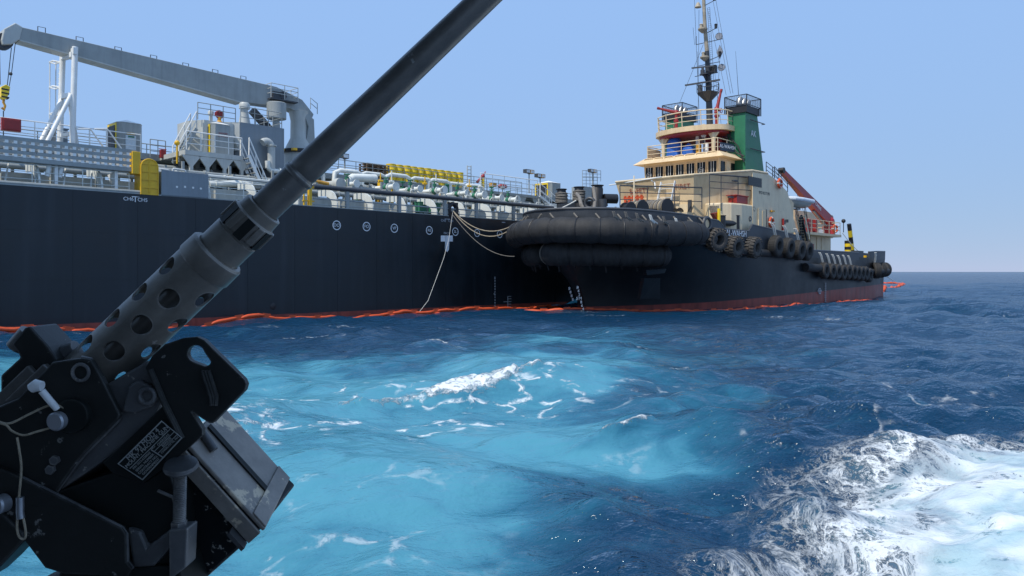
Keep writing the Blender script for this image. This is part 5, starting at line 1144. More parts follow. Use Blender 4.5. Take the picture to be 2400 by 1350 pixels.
# ---- mast
ms = empty('mast'); ms.parent = tug; xm = 18.2
mp_ = lambda px, py, y=0.: tg(px, py, y)
pts = [mp_(1664,300), mp_(1661,215), mp_(1657,120), mp_(1652,60), mp_(1648,-30)]
b = MB(); b.tube(pts[:3], [.30,.27,.2], 12); b.obj('lower_mast', 'darkgrey', ms); b = MB(); b.tube(pts[2:], [.195,.17,.14], 12); b.obj('upper_mast', 'mastbeige', ms)
def mpt(py):
    for a_, c_ in zip(pts, pts[1:]):
        z_ = mp_(1650, py).z
        if a_.z <= z_ <= c_.z: return a_.lerp(c_, (z_-a_.z)/(c_.z-a_.z))
    return pts[-1]
q = mpt(215); b = MB(); ring = [(1.0*math.cos(R(a)), 1.0*math.sin(R(a))) for a in range(0,360,45)]
b.loft([q+V(x_*.25-.1,y_*.25,-.75) for x_, y_ in ring], [q+V(x_-.15,y_,0) for x_, y_ in ring]); b.obj('radar_platform', 'darkgrey', ms, False)
railing([q+V(x_-.15,y_,0) for x_, y_ in ring], .8, ms, 'darkgrey', step=2, r=.025, bars=(.5,1.), closed=True)
b = MB(); b.lathe([(.22,0),(.22,.4),(.15,.45),(.15,.7)], q+V(-.8,.4,0), (0,0,1), 12); b.bar(q+V(-1.2,1.7,.78), q+V(-.2,-1.2,.98), .1, .14); b.obj('radar_scanner', 'darkgrey', ms)
q2 = mpt(172); b = MB(); b.bx(q2.x-.9,q2.x-.1,-.35,.35,q2.z-.1,q2.z-.02); b.lathe([(.2,0),(.2,.35),(.12,.4),(.12,.55)], q2+V(-.6,.2,0), (0,0,1), 12); b.bar(q2+V(-.95,1.1,.62), q2+V(-.3,-.7,.62), .1, .12); b.prism([q2+V(-.85,0,-.1),q2+V(-.1,0,-.1),q2+V(-.05,0,-.8)],(0,.08,0)); b.obj('radar_scanner', 'darkgrey', ms)
b = MB(); b.bx(q2.x+.05,q2.x+.4,-.7,-.2,q2.z+.2,q2.z+.8); b.bx(q2.x-.3,q2.x+.3,-.8,.2,q2.z+.1,q2.z+.18); b.obj('light_box', 'black', ms, False)
for py in (132, 68):
    q3 = mpt(py); b = MB(); b.lathe([(.1,-.35),(.42,-.05),(.42,.05),(.1,.08)], q3+V(-.25,.1,0), (0,0,1), 14); b.lathe([(.14,.05),(.14,.4),(.18,.42),(.1,.5)], q3+V(-.25,.25,0), (0,0,1), 10); b.obj('light_bracket', 'mastbeige', ms)
q4 = mpt(10); b = MB(); b.lathe([(.3,-.1),(.12,.3),(.05,.35)], q4+V(-.4,.35,-.2), (0,0,1), 14); b.obj('horn', 'mastbeige', ms)
def spar(py, y0, y1, up0=.0, up1=.0, r=.03):
    q = mpt(py); b = MB(); b.tube([q+V(0,y0,up0+.0), q+V(0,0,0), q+V(0,y1,up1)], r, 6); b.obj('spar', 'darkgrey', ms); return q
for py, y1 in ((14,-1.0),(77,-1.0),(140,-1.2)):
    q = spar(py, 0, y1, 0, .25); b = MB(); b.lathe([(.12,0),(.12,.3),(.16,.32),(.08,.4)], q+V(0,y1,.25), (0,0,1), 10); b.obj('navigation_light', 'black', ms)
q = spar(97, 1.0, -1.6); b = MB(); b.cyl(q+V(0,1.0,0), q+V(0,1.0,.75), .04, n=6); b.cyl(q+V(0,1.15,0), q+V(0,1.3,1.6), .015, n=5); b.obj('whip_aerial', 'darkgrey', ms)
q = spar(147, .9, -1.2); q = spar(170, 1.3, .0); b = MB(); b.cyl(q+V(0,1.0,0), q+V(0,1.05,2.2), .015, n=5); b.obj('whip_aerial', 'darkgrey', ms)
b = MB()
for k in range(40):
    q = mpt(20+k*4.6); b.cyl(q+V(.05,-.3,0), q+V(.05,-.52,0), .012, n=4)
for dy in (-.3,-.52): b.tube([mpt(20)+V(.05,dy,0), mpt(205)+V(.05,dy,0)], .016, 4)
b.obj('mast_ladder', 'darkgrey', ms)
# wire stays and halyards
for k, (py0, pb_, y0) in enumerate(((100,(1592,243,2.5),.3),(20,(1636,300,.8),.5),(-10,(1640,300,.6),.9),(30,(1702,223,-3.2),-.4),(10,(1712,219,-3.4),-.9),(-20,(1718,219,-3.4),-1.0),(150,(1690,290,-2.2),-.6),(140,(1680,250,-2.),-1.2))):
    b = MB(); b.tube([mpt(py0)+V(0,y0,0), mp_(*pb_)], .016, 4); b.obj('wire_stay', 'darkgrey', ms)
b = MB(); b.tube([tg(1731,222,-4), tg(1724,120,-4)], [.025,.01], 5); b.obj('whip_aerial', 'darkgrey', tug)
# day shapes on the halyard
for k, (px, py, kind) in enumerate(((1685,85,'ball'),(1687,122,'diamond'),(1691,158,'ball'))):
    q = mp_(px, py, -1.15); e = empty('day_shape'); e.parent = ms; e.location = q
    b = MB()
    if kind == 'ball': b.lathe([(.001,-.03),(.30,-.03),(.30,.03),(.001,.03)], (0,0,0), (.75,.3,0), 8)
    else: b.prism([(-.02,0,.62),(-.02,.3,0),(-.02,0,-.62),(-.02,-.3,0)], (.05,0,0))
    b.obj('panel', 'mesh_grey', e, False)
    b = MB()
    if kind == 'ball': b.torus((0,0,0), (.75,.3,0), .31, .022, 8, 6)
    else: b.tube([(0,0,.62),(0,.3,0),(0,0,-.62),(0,-.3,0)], .02, 6, False, True)
    b.obj('rim', 'darkgrey', e)

# ---- aft of the house: workboat, red crane, after deckhouse, platform
wbt = empty('rescue_boat', 'pale grey rescue boat hanging behind the tug house', 'boat', None, TG.w(tg(1862,470,-4.8)), TG.ang)
b = MB(); secs = []
for t, w_, d_ in ((-2.2,.25,.25),(-1.8,.75,.5),(-.5,1.0,.65),(.8,1.0,.65),(2.0,.85,.6),(2.2,.7,.5)):
    secs.append([V(t, w_*math.sin(R(a)), -d_*math.cos(R(a)*.9)) for a in (-90,-60,-30,0,30,60,90)])
n7 = 7; b.add([p for s__ in secs for p in s__], [(i*n7+k, i*n7+k+1, (i+1)*n7+k+1, (i+1)*n7+k) for i in range(5) for k in range(6)] + [tuple(range(6,-1,-1)), tuple(range(35,42))]); b.obj('hull', 'greylight', wbt)
b = MB(); b.tube([(-2.3,0,.05),(-1.8,-.75,.02),(-.5,-1.0,0),(2.1,-.9,0),(2.1,.9,0),(-.5,1.0,0),(-1.8,.75,.02)], .2, 10, False, True); b.obj('gunwale_tube', 'lampglass', wbt)
b = MB(); q = tg(1855,500,-4.8); b.tube([q+V(0,0,-1.8), q, q+V(.2,.3,1.6)], .1, 8); b.tube([tg(1850,490,-4.8), tg(1875,490,-4.8)], .07, 8); b.bar(tg(1848,478,-4.8), tg(1860,560,-4.8), .12, .12); b.obj('boat_davit', 'black', tug)
ahs = tg(1890,560,-3.6); ah0, ah1 = tg(1877,560,-3.4).x, tg(1947,560,-3.4).x
b = MB(); b.bx(ah0+2.5, ah1, -3.4, 3.4, 3.2, 6.3); ah = b.obj('after_house', 'creamlight', tug, False)
b = MB(); q = tg(1921,572,-3.5); b.bx(q.x-.6,q.x+.5,-3.46,-3.405,3.4,q.z+1.0); b.bx(q.x+.55,q.x+.72,-3.5,-3.405,3.3,q.z+1.1); b.obj('door', 'creamlight', ah, False); b = MB(); q = tg(1904,583,-3.5); b.bx(q.x-.4,q.x+.4,-3.5,-3.405,q.z-.6,q.z+.5); b.obj('red_panel', 'red', ah, False)
pz = tg(1930,547,-4.4).z; px0, px1 = tg(1890,545,-4.6).x, tg(1972,547,-4.6).x
b = MB(); b.bx(px0, px1, -4.6, 4.6, pz-.25, pz); apl = b.obj('after_platform', 'cream', tug, False)
railing([(px0,-4.5,pz),(px1-.1,-4.5,pz),(px1-.1,4.5,pz)], 1.25, apl, 'creamlight', step=1.6, r=.035)
b = MB(); a_, c_ = tg(1862,500,-1.0), tg(1952,497,-1.0); b.bx(a_.x, c_.x, -1.0, 3.5, pz, (a_.z+c_.z)/2); b.obj('winch_house', 'cream', tug, False); b = MB(); b.bx(c_.x-.5,c_.x+.02,-1.05,-.99,pz+.4,c_.z-.5); b.obj('house_opening', 'black', tug, False)
for px, w_, m_, nm in ((1896,1.0,'red','red_hatch'),(1921,1.5,'white','white_cover'),(1910,.6,'red','red_hatch')):
    q = tg(px,536,-3.9); b = MB(); b.bx(q.x-w_/2,q.x+w_/2,-4.1,-3.3,pz,pz+(1.0 if m_ == 'red' else .0)+.4); b.obj(nm, m_, tug, False, bevel=.06)
q = tg(1875,515,-4.4); b = MB(); b.tube([q-V(0,0,2), q, q+V(.3,0,.35), q+V(.7,0,0), q+V(.7,0,-2)], .14, 8); b.obj('hose_reel', 'black', tug)
stair(tg(1878,562,-4.4), tg(1866,505,-4.4), (0,-.8,0), 9, tug, 'creamlight', 1.0, 'side_ladder', 'darkgrey')
b = MB(); b.bar(tg(1882,520,-5.2), tg(1898,590,-5.4), .15, .15); b.obj('support_leg', 'black', tug)
ck = empty('deck_crane'); ck.parent = tug
c0, c1 = tg(1942,520,-3.2), tg(1832,401,-3.2)
b = MB(); dv = (c1-c0).normalized(); 
def taper(p0, p1, w0, w1, h0, h1):
    u_ = V(0,1,0); v_ = (p1-p0).cross(u_).normalized(); vs = []
    for p, w_, h_ in ((p0,w0,h0),(p1,w1,h1)):
        for sa, sb_ in ((-1,-1),(1,-1),(1,1),(-1,1)): vs.append(p+u_*sa*w_/2+v_*sb_*h_/2)
    return vs
b.add(taper(c0,c1,.75,.4,1.15,.42), [(0,1,2,3),(7,6,5,4),(0,4,5,1),(1,5,6,2),(2,6,7,3),(3,7,4,0)]); jb_ = b.obj('boom', 'cranered', ck, False)
b = MB(); b.cyl(c1+V(0,-.25,.05), c1+V(0,.25,.05), .28, n=14); b.obj('boom_head', 'black', jb_)
mid = (c0+c1)/2*.62+ (c0)*.0+c1*.0; mid = c0.lerp(c1,.32); text_part('CRANE', .5, 'lettering', 'marking', jb_, basis(c0-c1, V(0,0,1), mid+V(0,-.37,0)))
b = MB(); b.lathe([(.65,pz-c0.z),(.65,-.6),(.5,-.3),(.5,.2)], c0, (0,0,1), 16); b.sph(c0, .62); b.obj('crane_base', 'cranered', ck); b = MB(); b.tube([c0+V(-.4,0,-.6), c0.lerp(c1,.35)+V(0,0,-.5)], .14, 8); b.obj('ram', 'steel', ck)
b = MB(); b.tube([c1, tg(1868,455,-3.2), tg(1885,500,-3.2)], .02, 4); b.obj('crane_wire', 'darkgrey', ck)
b = MB(); q = tg(1977,518,-4.4); b.cyl(q, q-V(0,0,1.2), .04, n=6); b.sph(q, .22); b.obj('deck_lamp', 'black', tug)
# stern posts in black and yellow bands
def banded(px, pyt, pyb, y, r, lean, lab):
    a_, c_ = tg(px, pyb, y), tg(px+lean, pyt, y); e = empty('guide_post'); e.parent = tug; n = 5
    for k in range(n): b = MB(); b.cyl(a_.lerp(c_,k/n), a_.lerp(c_,(k+1)/n), r, n=12); b.obj('band', ('black','drumyellow')[k % 2], e)
banded(1999,525,600,-2.0,.24,-9,''); banded(1987,564,600,-3.2,.34,0,'')
b = MB(); a_, c_ = tg(1975,592,-3.4), tg(2003,596,-3.4); b.bx(a_.x,c_.x,-3.6,-1.5,3.2,a_.z); b.bx(a_.x-.5,c_.x+.3,-4,-1,3.2,a_.z-.5); b.obj('towing_winch', 'black', tug, False)
b = MB(); a_, c_ = tg(2003,594,-4.2), tg(2032,597,-4.2); b.bar(a_, c_, .3, .3); b.bx(c_.x-1.2,c_.x,-4.6,-4,c_.z-.35,c_.z-.1); b.obj('stern_beam', 'darkgrey', tug)
b = MB(); q = tg(2027,618,-5); b.cyl((q.x,-5,2.9),(q.x,-5,q.z+.9),.22,n=10); b.obj('stern_post', 'yellow', tug)
b = MB(); q = tg(2010,610,-6.3); b.bx(q.x-1.0,q.x+1.2,-6.5,-6.0,3.3,4.85); b.obj('stern_chock', 'darkgrey', tug, False)
def free_rope(name, pts, r, mat, label, cat='rope', n=7):
    b = MB(); b.tube(pts, r, n); o = b.obj(name, mat); o['label'] = label; o['category'] = cat; return o
free_rope('stern_line', catenary(TG.w(tg(1974,545,-4.4)), TG.w(tg(2016,592,-5.5)), .15), .035, 'ropewhite', 'white rope slanting down from the after platform to the stern gear')
# ---------------------------------------------------------------- mooring lines between the ships
def free_rope2(name, pts, r, mat, label): return free_rope(name, pts, r, mat, label)
chw = TK.w(tk(1062,495,-.15))
free_rope('mooring_line', catenary(chw, TG.w(tg(1212,522,3.6)), 1.0), .034, 'rope', 'upper of two tan mooring lines sagging from the tanker chock to the tug')
free_rope('mooring_line', catenary(chw+V(.1,-.1,-.15), TG.w(tg(1212,526,3.6)), 1.25), .034, 'rope', 'lower of two tan mooring lines sagging from the tanker chock to the tug')
free_rope('mooring_line', catenary(chw+V(0,-.1,-.3), TG.w(tg(1206,601,3.2)), .8), .025, 'ropegrey', 'thin grey line from the tanker chock to the lower tug fender')
free_rope('heaving_line', [TK.w(tk(1061,498,-.2)), TK.w(tk(1052,560,-.25)), TK.w(tk(1040,605,-.4)), TK.w(tk(1018,665,-.8)), TK.w(tk(1003,705,-1.3)), TK.w(tk(976,740,-1.6))], .015, 'ropewhite', 'thin white line hanging down the tanker side to the water')
free_rope('mooring_line', catenary(TG.w(tg(1350,470,1.0)), TG.w(tg(1240,505,3.2)), .25), .05, 'ropewhite', 'pale line from the rope-wound bollard down over the tug bow')
# ---------------------------------------------------------------- oil boom on the water
def sea_at(x_, y_): return float(sea_z(np.array([x_]), np.array([y_]), np.array([.5]))[0])
def boom(path, seglen, r, label, mat='orange', lift=.06, gap=.16):
    P = resample(path, 400); L = sum((P[i+1]-P[i]).length for i in range(399)); n = int(L/seglen)
    e = empty('oil_boom', label, 'oil boom', 'orange oil booms round the ships', (0,0,0))
    Q = resample(path, n+1); F_ = lambda p: V(p.x, p.y, sea_at(p.x, p.y)+lift)
    for k in range(n):
        a_, c_ = Q[k], Q[k+1]; m_ = [F_(a_.lerp(c_, t)) for t in (gap*.5, .3, .5, .7, 1-gap*.5)]
        sq = rnd.uniform(.85,1.1); rr = [r*.35, r*sq, r*1.02*sq, r*sq, r*.35]
        m_ = [p + V(0,0,.05*(-1)**i*0 + rnd.uniform(-.03,.03)) for i, p in enumerate(m_)]
        b = MB(); b.tube([m_[0]]+[m_[0].lerp(m_[1],.35)]+m_[1:4]+[m_[3].lerp(m_[4],.65)]+[m_[4]], [r*.3,r*.85]+rr[1:4]+[r*.85,r*.3], 10); b.obj('float', mat, e)
        d_ = (m_[4]-m_[0]).normalized(); z_ = V(0,0,1)
        b = MB(); nx = F_(Q[min(k+1,n)].lerp(Q[min(k+2,n)], gap*.5)) if k < n-1 else m_[4]
        b.prism([m_[4]-d_*.12+z_*.16, nx+d_*.12+z_*.16, nx+d_*.12-z_*.3, m_[4]-d_*.12-z_*.3], (0.0,.015,0)); b.obj('joint_skirt', 'orange', e, False)
    b = MB(); b.tube([F_(p)-V(0,0,.22) for p in resample(path, 120)], .12, 6); b.obj('skirt', 'orange', e)
    return e
tb = [TK.w((x_, y_, 0)) for x_, y_ in ((-22,-1.6),(-8,-1.4),(-1,-1.5),(5,-1.3),(12,-1.2),(16,-1.0),(20,-1.3),(26,-2.2),(32,-3.0),(35.5,-3.4),(37.3,-3.1))]
boom(tb, 1.7, .105, 'orange oil boom floating along the tanker side', lift=.13)
gb_ = [TG.w((x_, y_, 0)) for x_, y_ in ((-3.5,3),(-1,-.4),(1,-2.6),(5,-5.2),(10,-7.0),(16,-7.7),(24,-7.7),(34,-7.6),(40,-7.6))]
boom(gb_, 1.6, .12, 'orange oil boom floating along the tug side', lift=-.02)
st = [TG.w(tg(2040,690,-6.8)), TG.w(tg(2065,687,-9.0)), TG.w(tg(2090,680,-9.5))]
def seapt(px, py): d_ = EYE*1800/(py-637); return V((px-1200)/1800*d_, d_, 0)
boom([seapt(2045,691), seapt(2062,686.5), seapt(2090,678), seapt(2106,673), seapt(2120,667.5), seapt(2100,664.5), seapt(2070,664.0), seapt(2050,664.5)], 1.5, .24, 'orange oil boom looping out behind the tug stern')
free_rope('boom_line', [TG.w(tg(2081,650,-5.5)), seapt(2106,668)+V(0,0,.3)], .05, 'ropewhite', 'short white rope from the tug stern to the floating orange boom')

# ---------------------------------------------------------------- the patrol boat we stand on (below and above the frame)
pb = empty('patrol_boat', 'grey patrol boat deck and canopy around the gun, outside the picture', 'boat', None, (0,0,0))
b = MB(); b.prism([(-4.5,-4,.9),(1.6,-4,.9),(1.6,1.5,.9),(.9,1.9,.9),(-4.5,1.9,.9)], (0,0,.15)); b.obj('deck', 'boatgrey', pb, False)
b = MB(); b.prism([(-4.5,-4,-.4),(1.5,-4,-.4),(1.5,1.4,-.4),(.8,1.75,-.4),(-4.5,1.75,-.4)], (0,0,1.29)); b.obj('hull', 'boatgrey', pb, False)
b = MB(); b.bx(-4.2,.55,-3.5,-3.3,1.05,4.75); b.bx(-4.5,-4.3,-3.5,0.2,1.05,4.2); b.obj('sky_block_wall', 'boatgrey', pb, False)  # unseen wall added behind the camera to keep sky light off the gun
b = MB(); b.bx(-4.2,.62,-3.2,1.55,4.75,4.83); b.obj('canopy', 'canvas', pb, False)
for x_, y_ in ((-4.1,1.4),(-4.1,-3),(.5,-3)): b = MB(); b.cyl((x_,y_,1.05),(x_,y_,4.75),.04,n=10); b.obj('canopy_post', 'boatgrey', pb)

# ---------------------------------------------------------------- machine gun on its mount
GY = 1.0; CA, SA = math.cos(R(43.7)), math.sin(R(43.7))
G0 = V((512-1200)/1800*GY, GY, EYE + (637-592)/1800*GY)
ex, ez, ey = V(CA,0,SA), V(-SA,0,CA), V(0,1,0)
def G(a, b_, c=0.): return G0 + ex*(a/1800) + ez*(b_/1800) + ey*c      # a along the bore, b up from it (both in 1/1800 m), c metres away from us
def Q_(px, py, c=0.): d_ = GY+c; return V((px-1200)/1800*d_, d_, EYE+(637-py)/1800*d_)
u_ = 1/1800.
gun = empty('machine_gun', 'dark heavy machine gun with perforated barrel jacket pointing up right', 'machine gun', None, (0,0,0))
# barrel
b = MB(); b.lathe([(37*u_,140*u_),(37.5*u_,150*u_),(37.5*u_,262*u_),(36*u_,268*u_),(34.5*u_,270*u_),(34.5*u_,272*u_),(36*u_,276*u_),(36*u_,300*u_),(34.5*u_,480*u_),(31.5*u_,880*u_),(29.5*u_,1180*u_),(29*u_,1190*u_),(14*u_,1190*u_),(13*u_,1100*u_)], G0, ex, 48); b.obj('barrel', 'gunsteel', gun)
b = MB(); b.lathe([(38.6*u_,254*u_),(40*u_,257*u_),(40*u_,263*u_),(38.6*u_,266*u_)], G0, ex, 48, True); b.obj('barrel_ring', 'gunsteel', gun)
b = MB(); b.cyl(G(-500,0), G(145,0), 26*u_, n=24); b.obj('inner_barrel', 'gunsteel', gun)
# slotted front bearing
bb = MB(); bb.lathe([(40*u_,-4*u_),(55*u_,-4*u_),(55*u_,60*u_),(52*u_,62*u_),(52*u_,70*u_),(55*u_,72*u_),(55*u_,118*u_),(50*u_,122*u_),(48*u_,148*u_),(44*u_,150*u_),(40*u_,150*u_)], G0, ex, 40, True); brg = bb.obj('front_bearing', 'gunjacket', gun)
for k in range(6):
    a = R(60*k + 12); rd = ez*math.cos(a) + ey*math.sin(a); tn = ex.cross(rd)
    b = MB(); c_ = G0 + ex*(92*u_) + rd*(53.5*u_)
    vs = []
    for h_ in (-6, 3):
        for l_, w_ in ((-26,-11),(26,-11),(26,11),(-26,11)): vs.append(c_ + ex*l_*u_ + tn*w_*u_ + rd*h_*u_)
    b.add(vs, [(0,1,2,3),(7,6,5,4),(0,4,5,1),(1,5,6,2),(2,6,7,3),(3,7,4,0)]); b.obj('slot', 'plateblack', brg, False)
    a2 = a + R(30); rd = ez*math.cos(a2) + ey*math.sin(a2); tn = ex.cross(rd); c_ = G0 + ex*(95*u_) + rd*(56*u_); vs = []
    for h_ in (-3, 3.5):
        for l_, w_ in ((-24,-9),(24,-9),(24,9),(-24,9)): vs.append(c_ + ex*l_*u_ + tn*w_*u_ + rd*h_*u_)
    b = MB(); b.add(vs, [(0,1,2,3),(7,6,5,4),(0,4,5,1),(1,5,6,2),(2,6,7,3),(3,7,4,0)]); b.obj('lug', 'gunjacket', brg, False, bevel=.0012)
# collar
b = MB(); b.lathe([(56*u_,2*u_),(64*u_,2*u_),(69*u_,-3*u_),(70*u_,-46*u_),(68*u_,-50*u_),(60*u_,-50*u_)], G0, ex, 48, True); b.obj('collar', 'gunjacket', gun)
# perforated jacket: an unrolled sheet of tiles, each with a round hole, rolled into a tube with wall thickness
RJ, TJ, PITCH, RH, A0 = 66.5, 5.0, 86.0, 23.8, -45.0
jk = MB(); NS = 24
def jadd(vs, fs, r_out):
    '''faces turned so that the outer skin looks outward and the inner one inward'''
    out = []
    for f_ in fs:
        p = [V(vs[i]) for i in f_]; n_ = (p[1]-p[0]).cross(p[2]-p[0]); c_ = sum(p, V(0,0,0))/len(p) - G0; rad_ = c_ - ex*c_.dot(ex)
        out.append(f_ if (n_.dot(rad_) > 0) == r_out else f_[::-1])
    jk.add(vs, out)
def roll(r, ang, ax): 
    a = R(ang); return G0 + ex*(ax*u_) + (ez*math.cos(a) - ey*math.sin(a))*(r*u_)
def tile(ac, xc, hole=True, half=PITCH/2):
    wv = 30.0; ring_o, ring_h = [], []
    for k in range(NS):
        t = 2*math.pi*k/NS + math.pi/NS*0; cx, cy = math.cos(t), math.sin(t); m_ = max(abs(cx), abs(cy))
        ring_o.append((cy/m_*wv, cx/m_*half)); ring_h.append((math.degrees(cy*RH/RJ), cx*RH))
    walls = []
    for r in (RJ, RJ-TJ):
        V1 = []
        for (da, dx_) in ring_o: V1.append(roll(r, ac+da, xc+dx_))
        for j_ in range(1, 3):
            f_ = j_/3
            for (oa, ox_), (ha, hx) in zip(ring_o, ring_h): V1.append(roll(r, ac+oa+(ha-oa)*f_, xc+ox_+(hx-ox_)*f_))
        rim = [roll(r, ac+da, xc+dx_) for (da, dx_) in ring_h]; V1 += rim; walls.append(rim)
        jadd(V1, [(j_*NS+k, j_*NS+(k+1)%NS, (j_+1)*NS+(k+1)%NS, (j_+1)*NS+k) for j_ in range(3) for k in range(NS)], r == RJ)
    jk.add(walls[0] + walls[1], [(k, (k+1)%NS, NS+(k+1)%NS, NS+k) for k in range(NS)])
def strip(a0, a1, x0, x1):
    n = 8
    for r in (RJ, RJ-TJ):
        vs = [roll(r, a0+(a1-a0)*k/n, x_) for x_ in (x0, x1) for k in range(n+1)]; fs = [(k, k+1, n+2+k, n+1+k) for k in range(n)]; jadd(vs, fs, r == RJ)
# columns of holes 60 degrees apart, alternate columns shifted by half a pitch; angle 0 = top, +90 = towards us
first = -92.0
for c in range(6):
    ang = 43.7 + c*60 - 0; off = 0 if c % 2 == 0 else -PITCH/2
    nh = 5 if c % 2 == 0 else 4
    for k in range(nh): tile(ang, first - 2 + off - k*PITCH)
    top_x = first - 2 + off + PITCH/2; bot_x = first - 2 + off - (nh-1)*PITCH - PITCH/2
    if top_x < -46: strip(ang-30, ang+30, top_x, -46)
    strip(ang-30, ang+30, -560, bot_x)
jo = jk.obj('barrel_jacket', 'gunjacket', gun, True, raw=True)
# receiver
def plate(pts, c0, c1, name, mat, parent, bevel=.0015, holes=None):
    b = MB(); b.prism([Q_(x_, y_, c0) for x_, y_ in pts], (0, c1-c0, 0)); return b.obj(name, mat, parent, False, bevel=bevel)
b = MB()
def gbox(a0, a1, b0, b1, c0, c1, name, mat, parent, bevel=.002):
    b = MB(); b.prism([G(a0,b0,c0), G(a1,b0,c0), G(a1,b1,c0), G(a0,b1,c0)], (0,c1-c0,0)); return b.obj(name, mat, parent, False, bevel=bevel)
gbox(-1300,-500,-80,70,-.034,.034,'receiver','gunsteel',gun); gbox(-1200,-470,55,95,-.038,.038,'top_cover','gunsteel',gun); gbox(-560,-440,-72,72,-.040,.040,'trunnion_block','gunsteel',gun)
b = MB(); b.tube([G(-395,66), G(-440,80), G(-470,90), G(-480,105)], [.012,.014,.014,.012], 10); b.obj('cover_latch', 'mountbare', gun)
rs = plate([(25,806),(57,768),(68,764),(112,812),(135,846),(118,886),(60,930),(0,968),(0,880),(46,838),(40,826)], -.03, .03, 'rear_sight_block', 'mountpaint', gun, .003)
b = MB(); b.tube([Q_(36,815,-.005), Q_(68,778,-.005)], .012, 14); b.obj('sight_tube', 'gunsteel', gun)
b = MB(); b.tube([Q_(75,775,0), Q_(118,820,0), Q_(135,850,0)], .009, 10); b.obj('handle_bar', 'gunsteel', gun)

mount = empty('gun_mount', 'black gun mount of worn steel plates with data plate and pins', 'gun mount', None, (0,0,0))
# near cheek plate with rolled edge
ck_ = plate([(191,839),(212,843),(228,868),(244,898),(281,971),(277,983),(200,1061),(179,1085),(130,1154),(53,1122),(-20,1100),(-20,960),(41,934),(122,849)], -.062, -.052, 'cheek_plate', 'mountpaint', mount, .002)
b = MB(); b.tube([Q_(x_,y_,-.056) for x_, y_ in ((191,839),(212,843),(228,868),(244,898),(281,971),(277,983),(200,1061),(179,1085),(130,1154))], .0032, 8); b.obj('plate_edge', 'mountbare', ck_)
b = MB(); b.torus(Q_(189,873,-.063), (0,1,0), .010, .0022, 20, 8); b.obj('boss_ring', 'mountbare', ck_)
b = MB(); b.lathe([(.001,-.010),(.020,-.010),(.021,-.008),(.021,.0),(.024,.002)], Q_(176,972,-.062), (0,1,0), 28); b.obj('pivot_boss', 'plateblack', ck_)
plate([(-30,1000),(60,960),(200,960),(330,880),(400,960),(425,1100),(425,1365),(160,1365),(75,1262),(-30,1120)], .022, .05, 'far_cheek_plate', 'plateblack', mount, .002)
# inner cradle, seen between cheek and front plate
plate([(250,900),(345,845),(385,930),(360,985),(285,1050),(200,1110),(140,1150),(200,1062),(280,985)], -.048, .05, 'cradle', 'mountbare', mount, .003)
plate([(300,905),(322,890),(352,905),(368,930),(352,955),(318,968),(285,965)], -.058, -.046, 'cradle_bracket', 'mountbare', mount, .003)
b = MB(); b.torus(Q_(345,928,-.060), (0,1,0), .009, .003, 20, 8); b.obj('bracket_eye', 'mountbare', mount)
# front plate with a keyhole
fp_out = [(346,861),(362,832),(391,806),(432,792),(466,789),(482,796),(576,888),(581,900),(577,914),(503,990),(494,990),(452,962),(478,1004),(478,1018),(395,1092),(384,1088),(424,1028),(379,938)]
def keyhole(n=20):
    pts = []
    for k in range(n+1):
        a = R(-5 + 290*k/n + 20); pts.append((463+19*math.cos(a+R(20)), 827+19*math.sin(a+R(20))*-1*-1))
    return pts
cu = bpy.data.curves.new('fp', 'CURVE'); cu.dimensions = '2D'; cu.fill_mode = 'BOTH'; cu.extrude = .005
def spl(pts):
    s__ = cu.splines.new('POLY'); s__.points.add(len(pts)-1); s__.use_cyclic_u = True
    for p_, (x_, y_) in zip(s__.points, pts): p_.co = ((x_-1200)/1800*(GY-.052), (637-y_)/1800*(GY-.052), 0, 1)
spl(fp_out)
kh = []
for k in range(28):     # union of a large and a small round along a line
    a = 2*math.pi*k/28; dx_, dy_ = math.cos(a), math.sin(a); ax_ = (.62,.78)
    pr_ = dx_*ax_[0] + dy_*ax_[1]
    kh.append((463+20*dx_, 828+20*dy_) if pr_ < .62 else (485+13*dx_, 846+11*dy_))
spl(kh)
t_ = bpy.data.objects.new('fp', cu); COL.objects.link(t_); dg = bpy.context.evaluated_depsgraph_get(); fm = bpy.data.meshes.new_from_object(t_.evaluated_get(dg)); bpy.data.objects.remove(t_)
fm.transform(Matrix(((1,0,0,0),(0,0,-1,GY-.052),(0,1,0,EYE),(0,0,0,1)))); fm.materials.clear(); fm.materials.append(M['mountpaint']); fm.name = 'keyhole_plate'
fpo = bpy.data.objects.new('keyhole_plate', fm); COL.objects.link(fpo); fpo.parent = mount; bv = fpo.modifiers.new('bevel', 'BEVEL'); bv.width = .0012; bv.segments = 2; bv.limit_method = 'ANGLE'
for k in (0,7,14): b = MB(); b.tube([Q_(474+k,868,-.060), Q_(494+k,930,-.060), Q_(497+k*.6,950,-.060)], .0028, 8); b.obj('hinge_rod', 'mountpaint', mount)
b = MB(); b.tube([Q_(352,866,-.058), Q_(382,938,-.058), Q_(426,1028,-.058)], .004, 8); b.obj('plate_edge', 'mountpaint', mount)
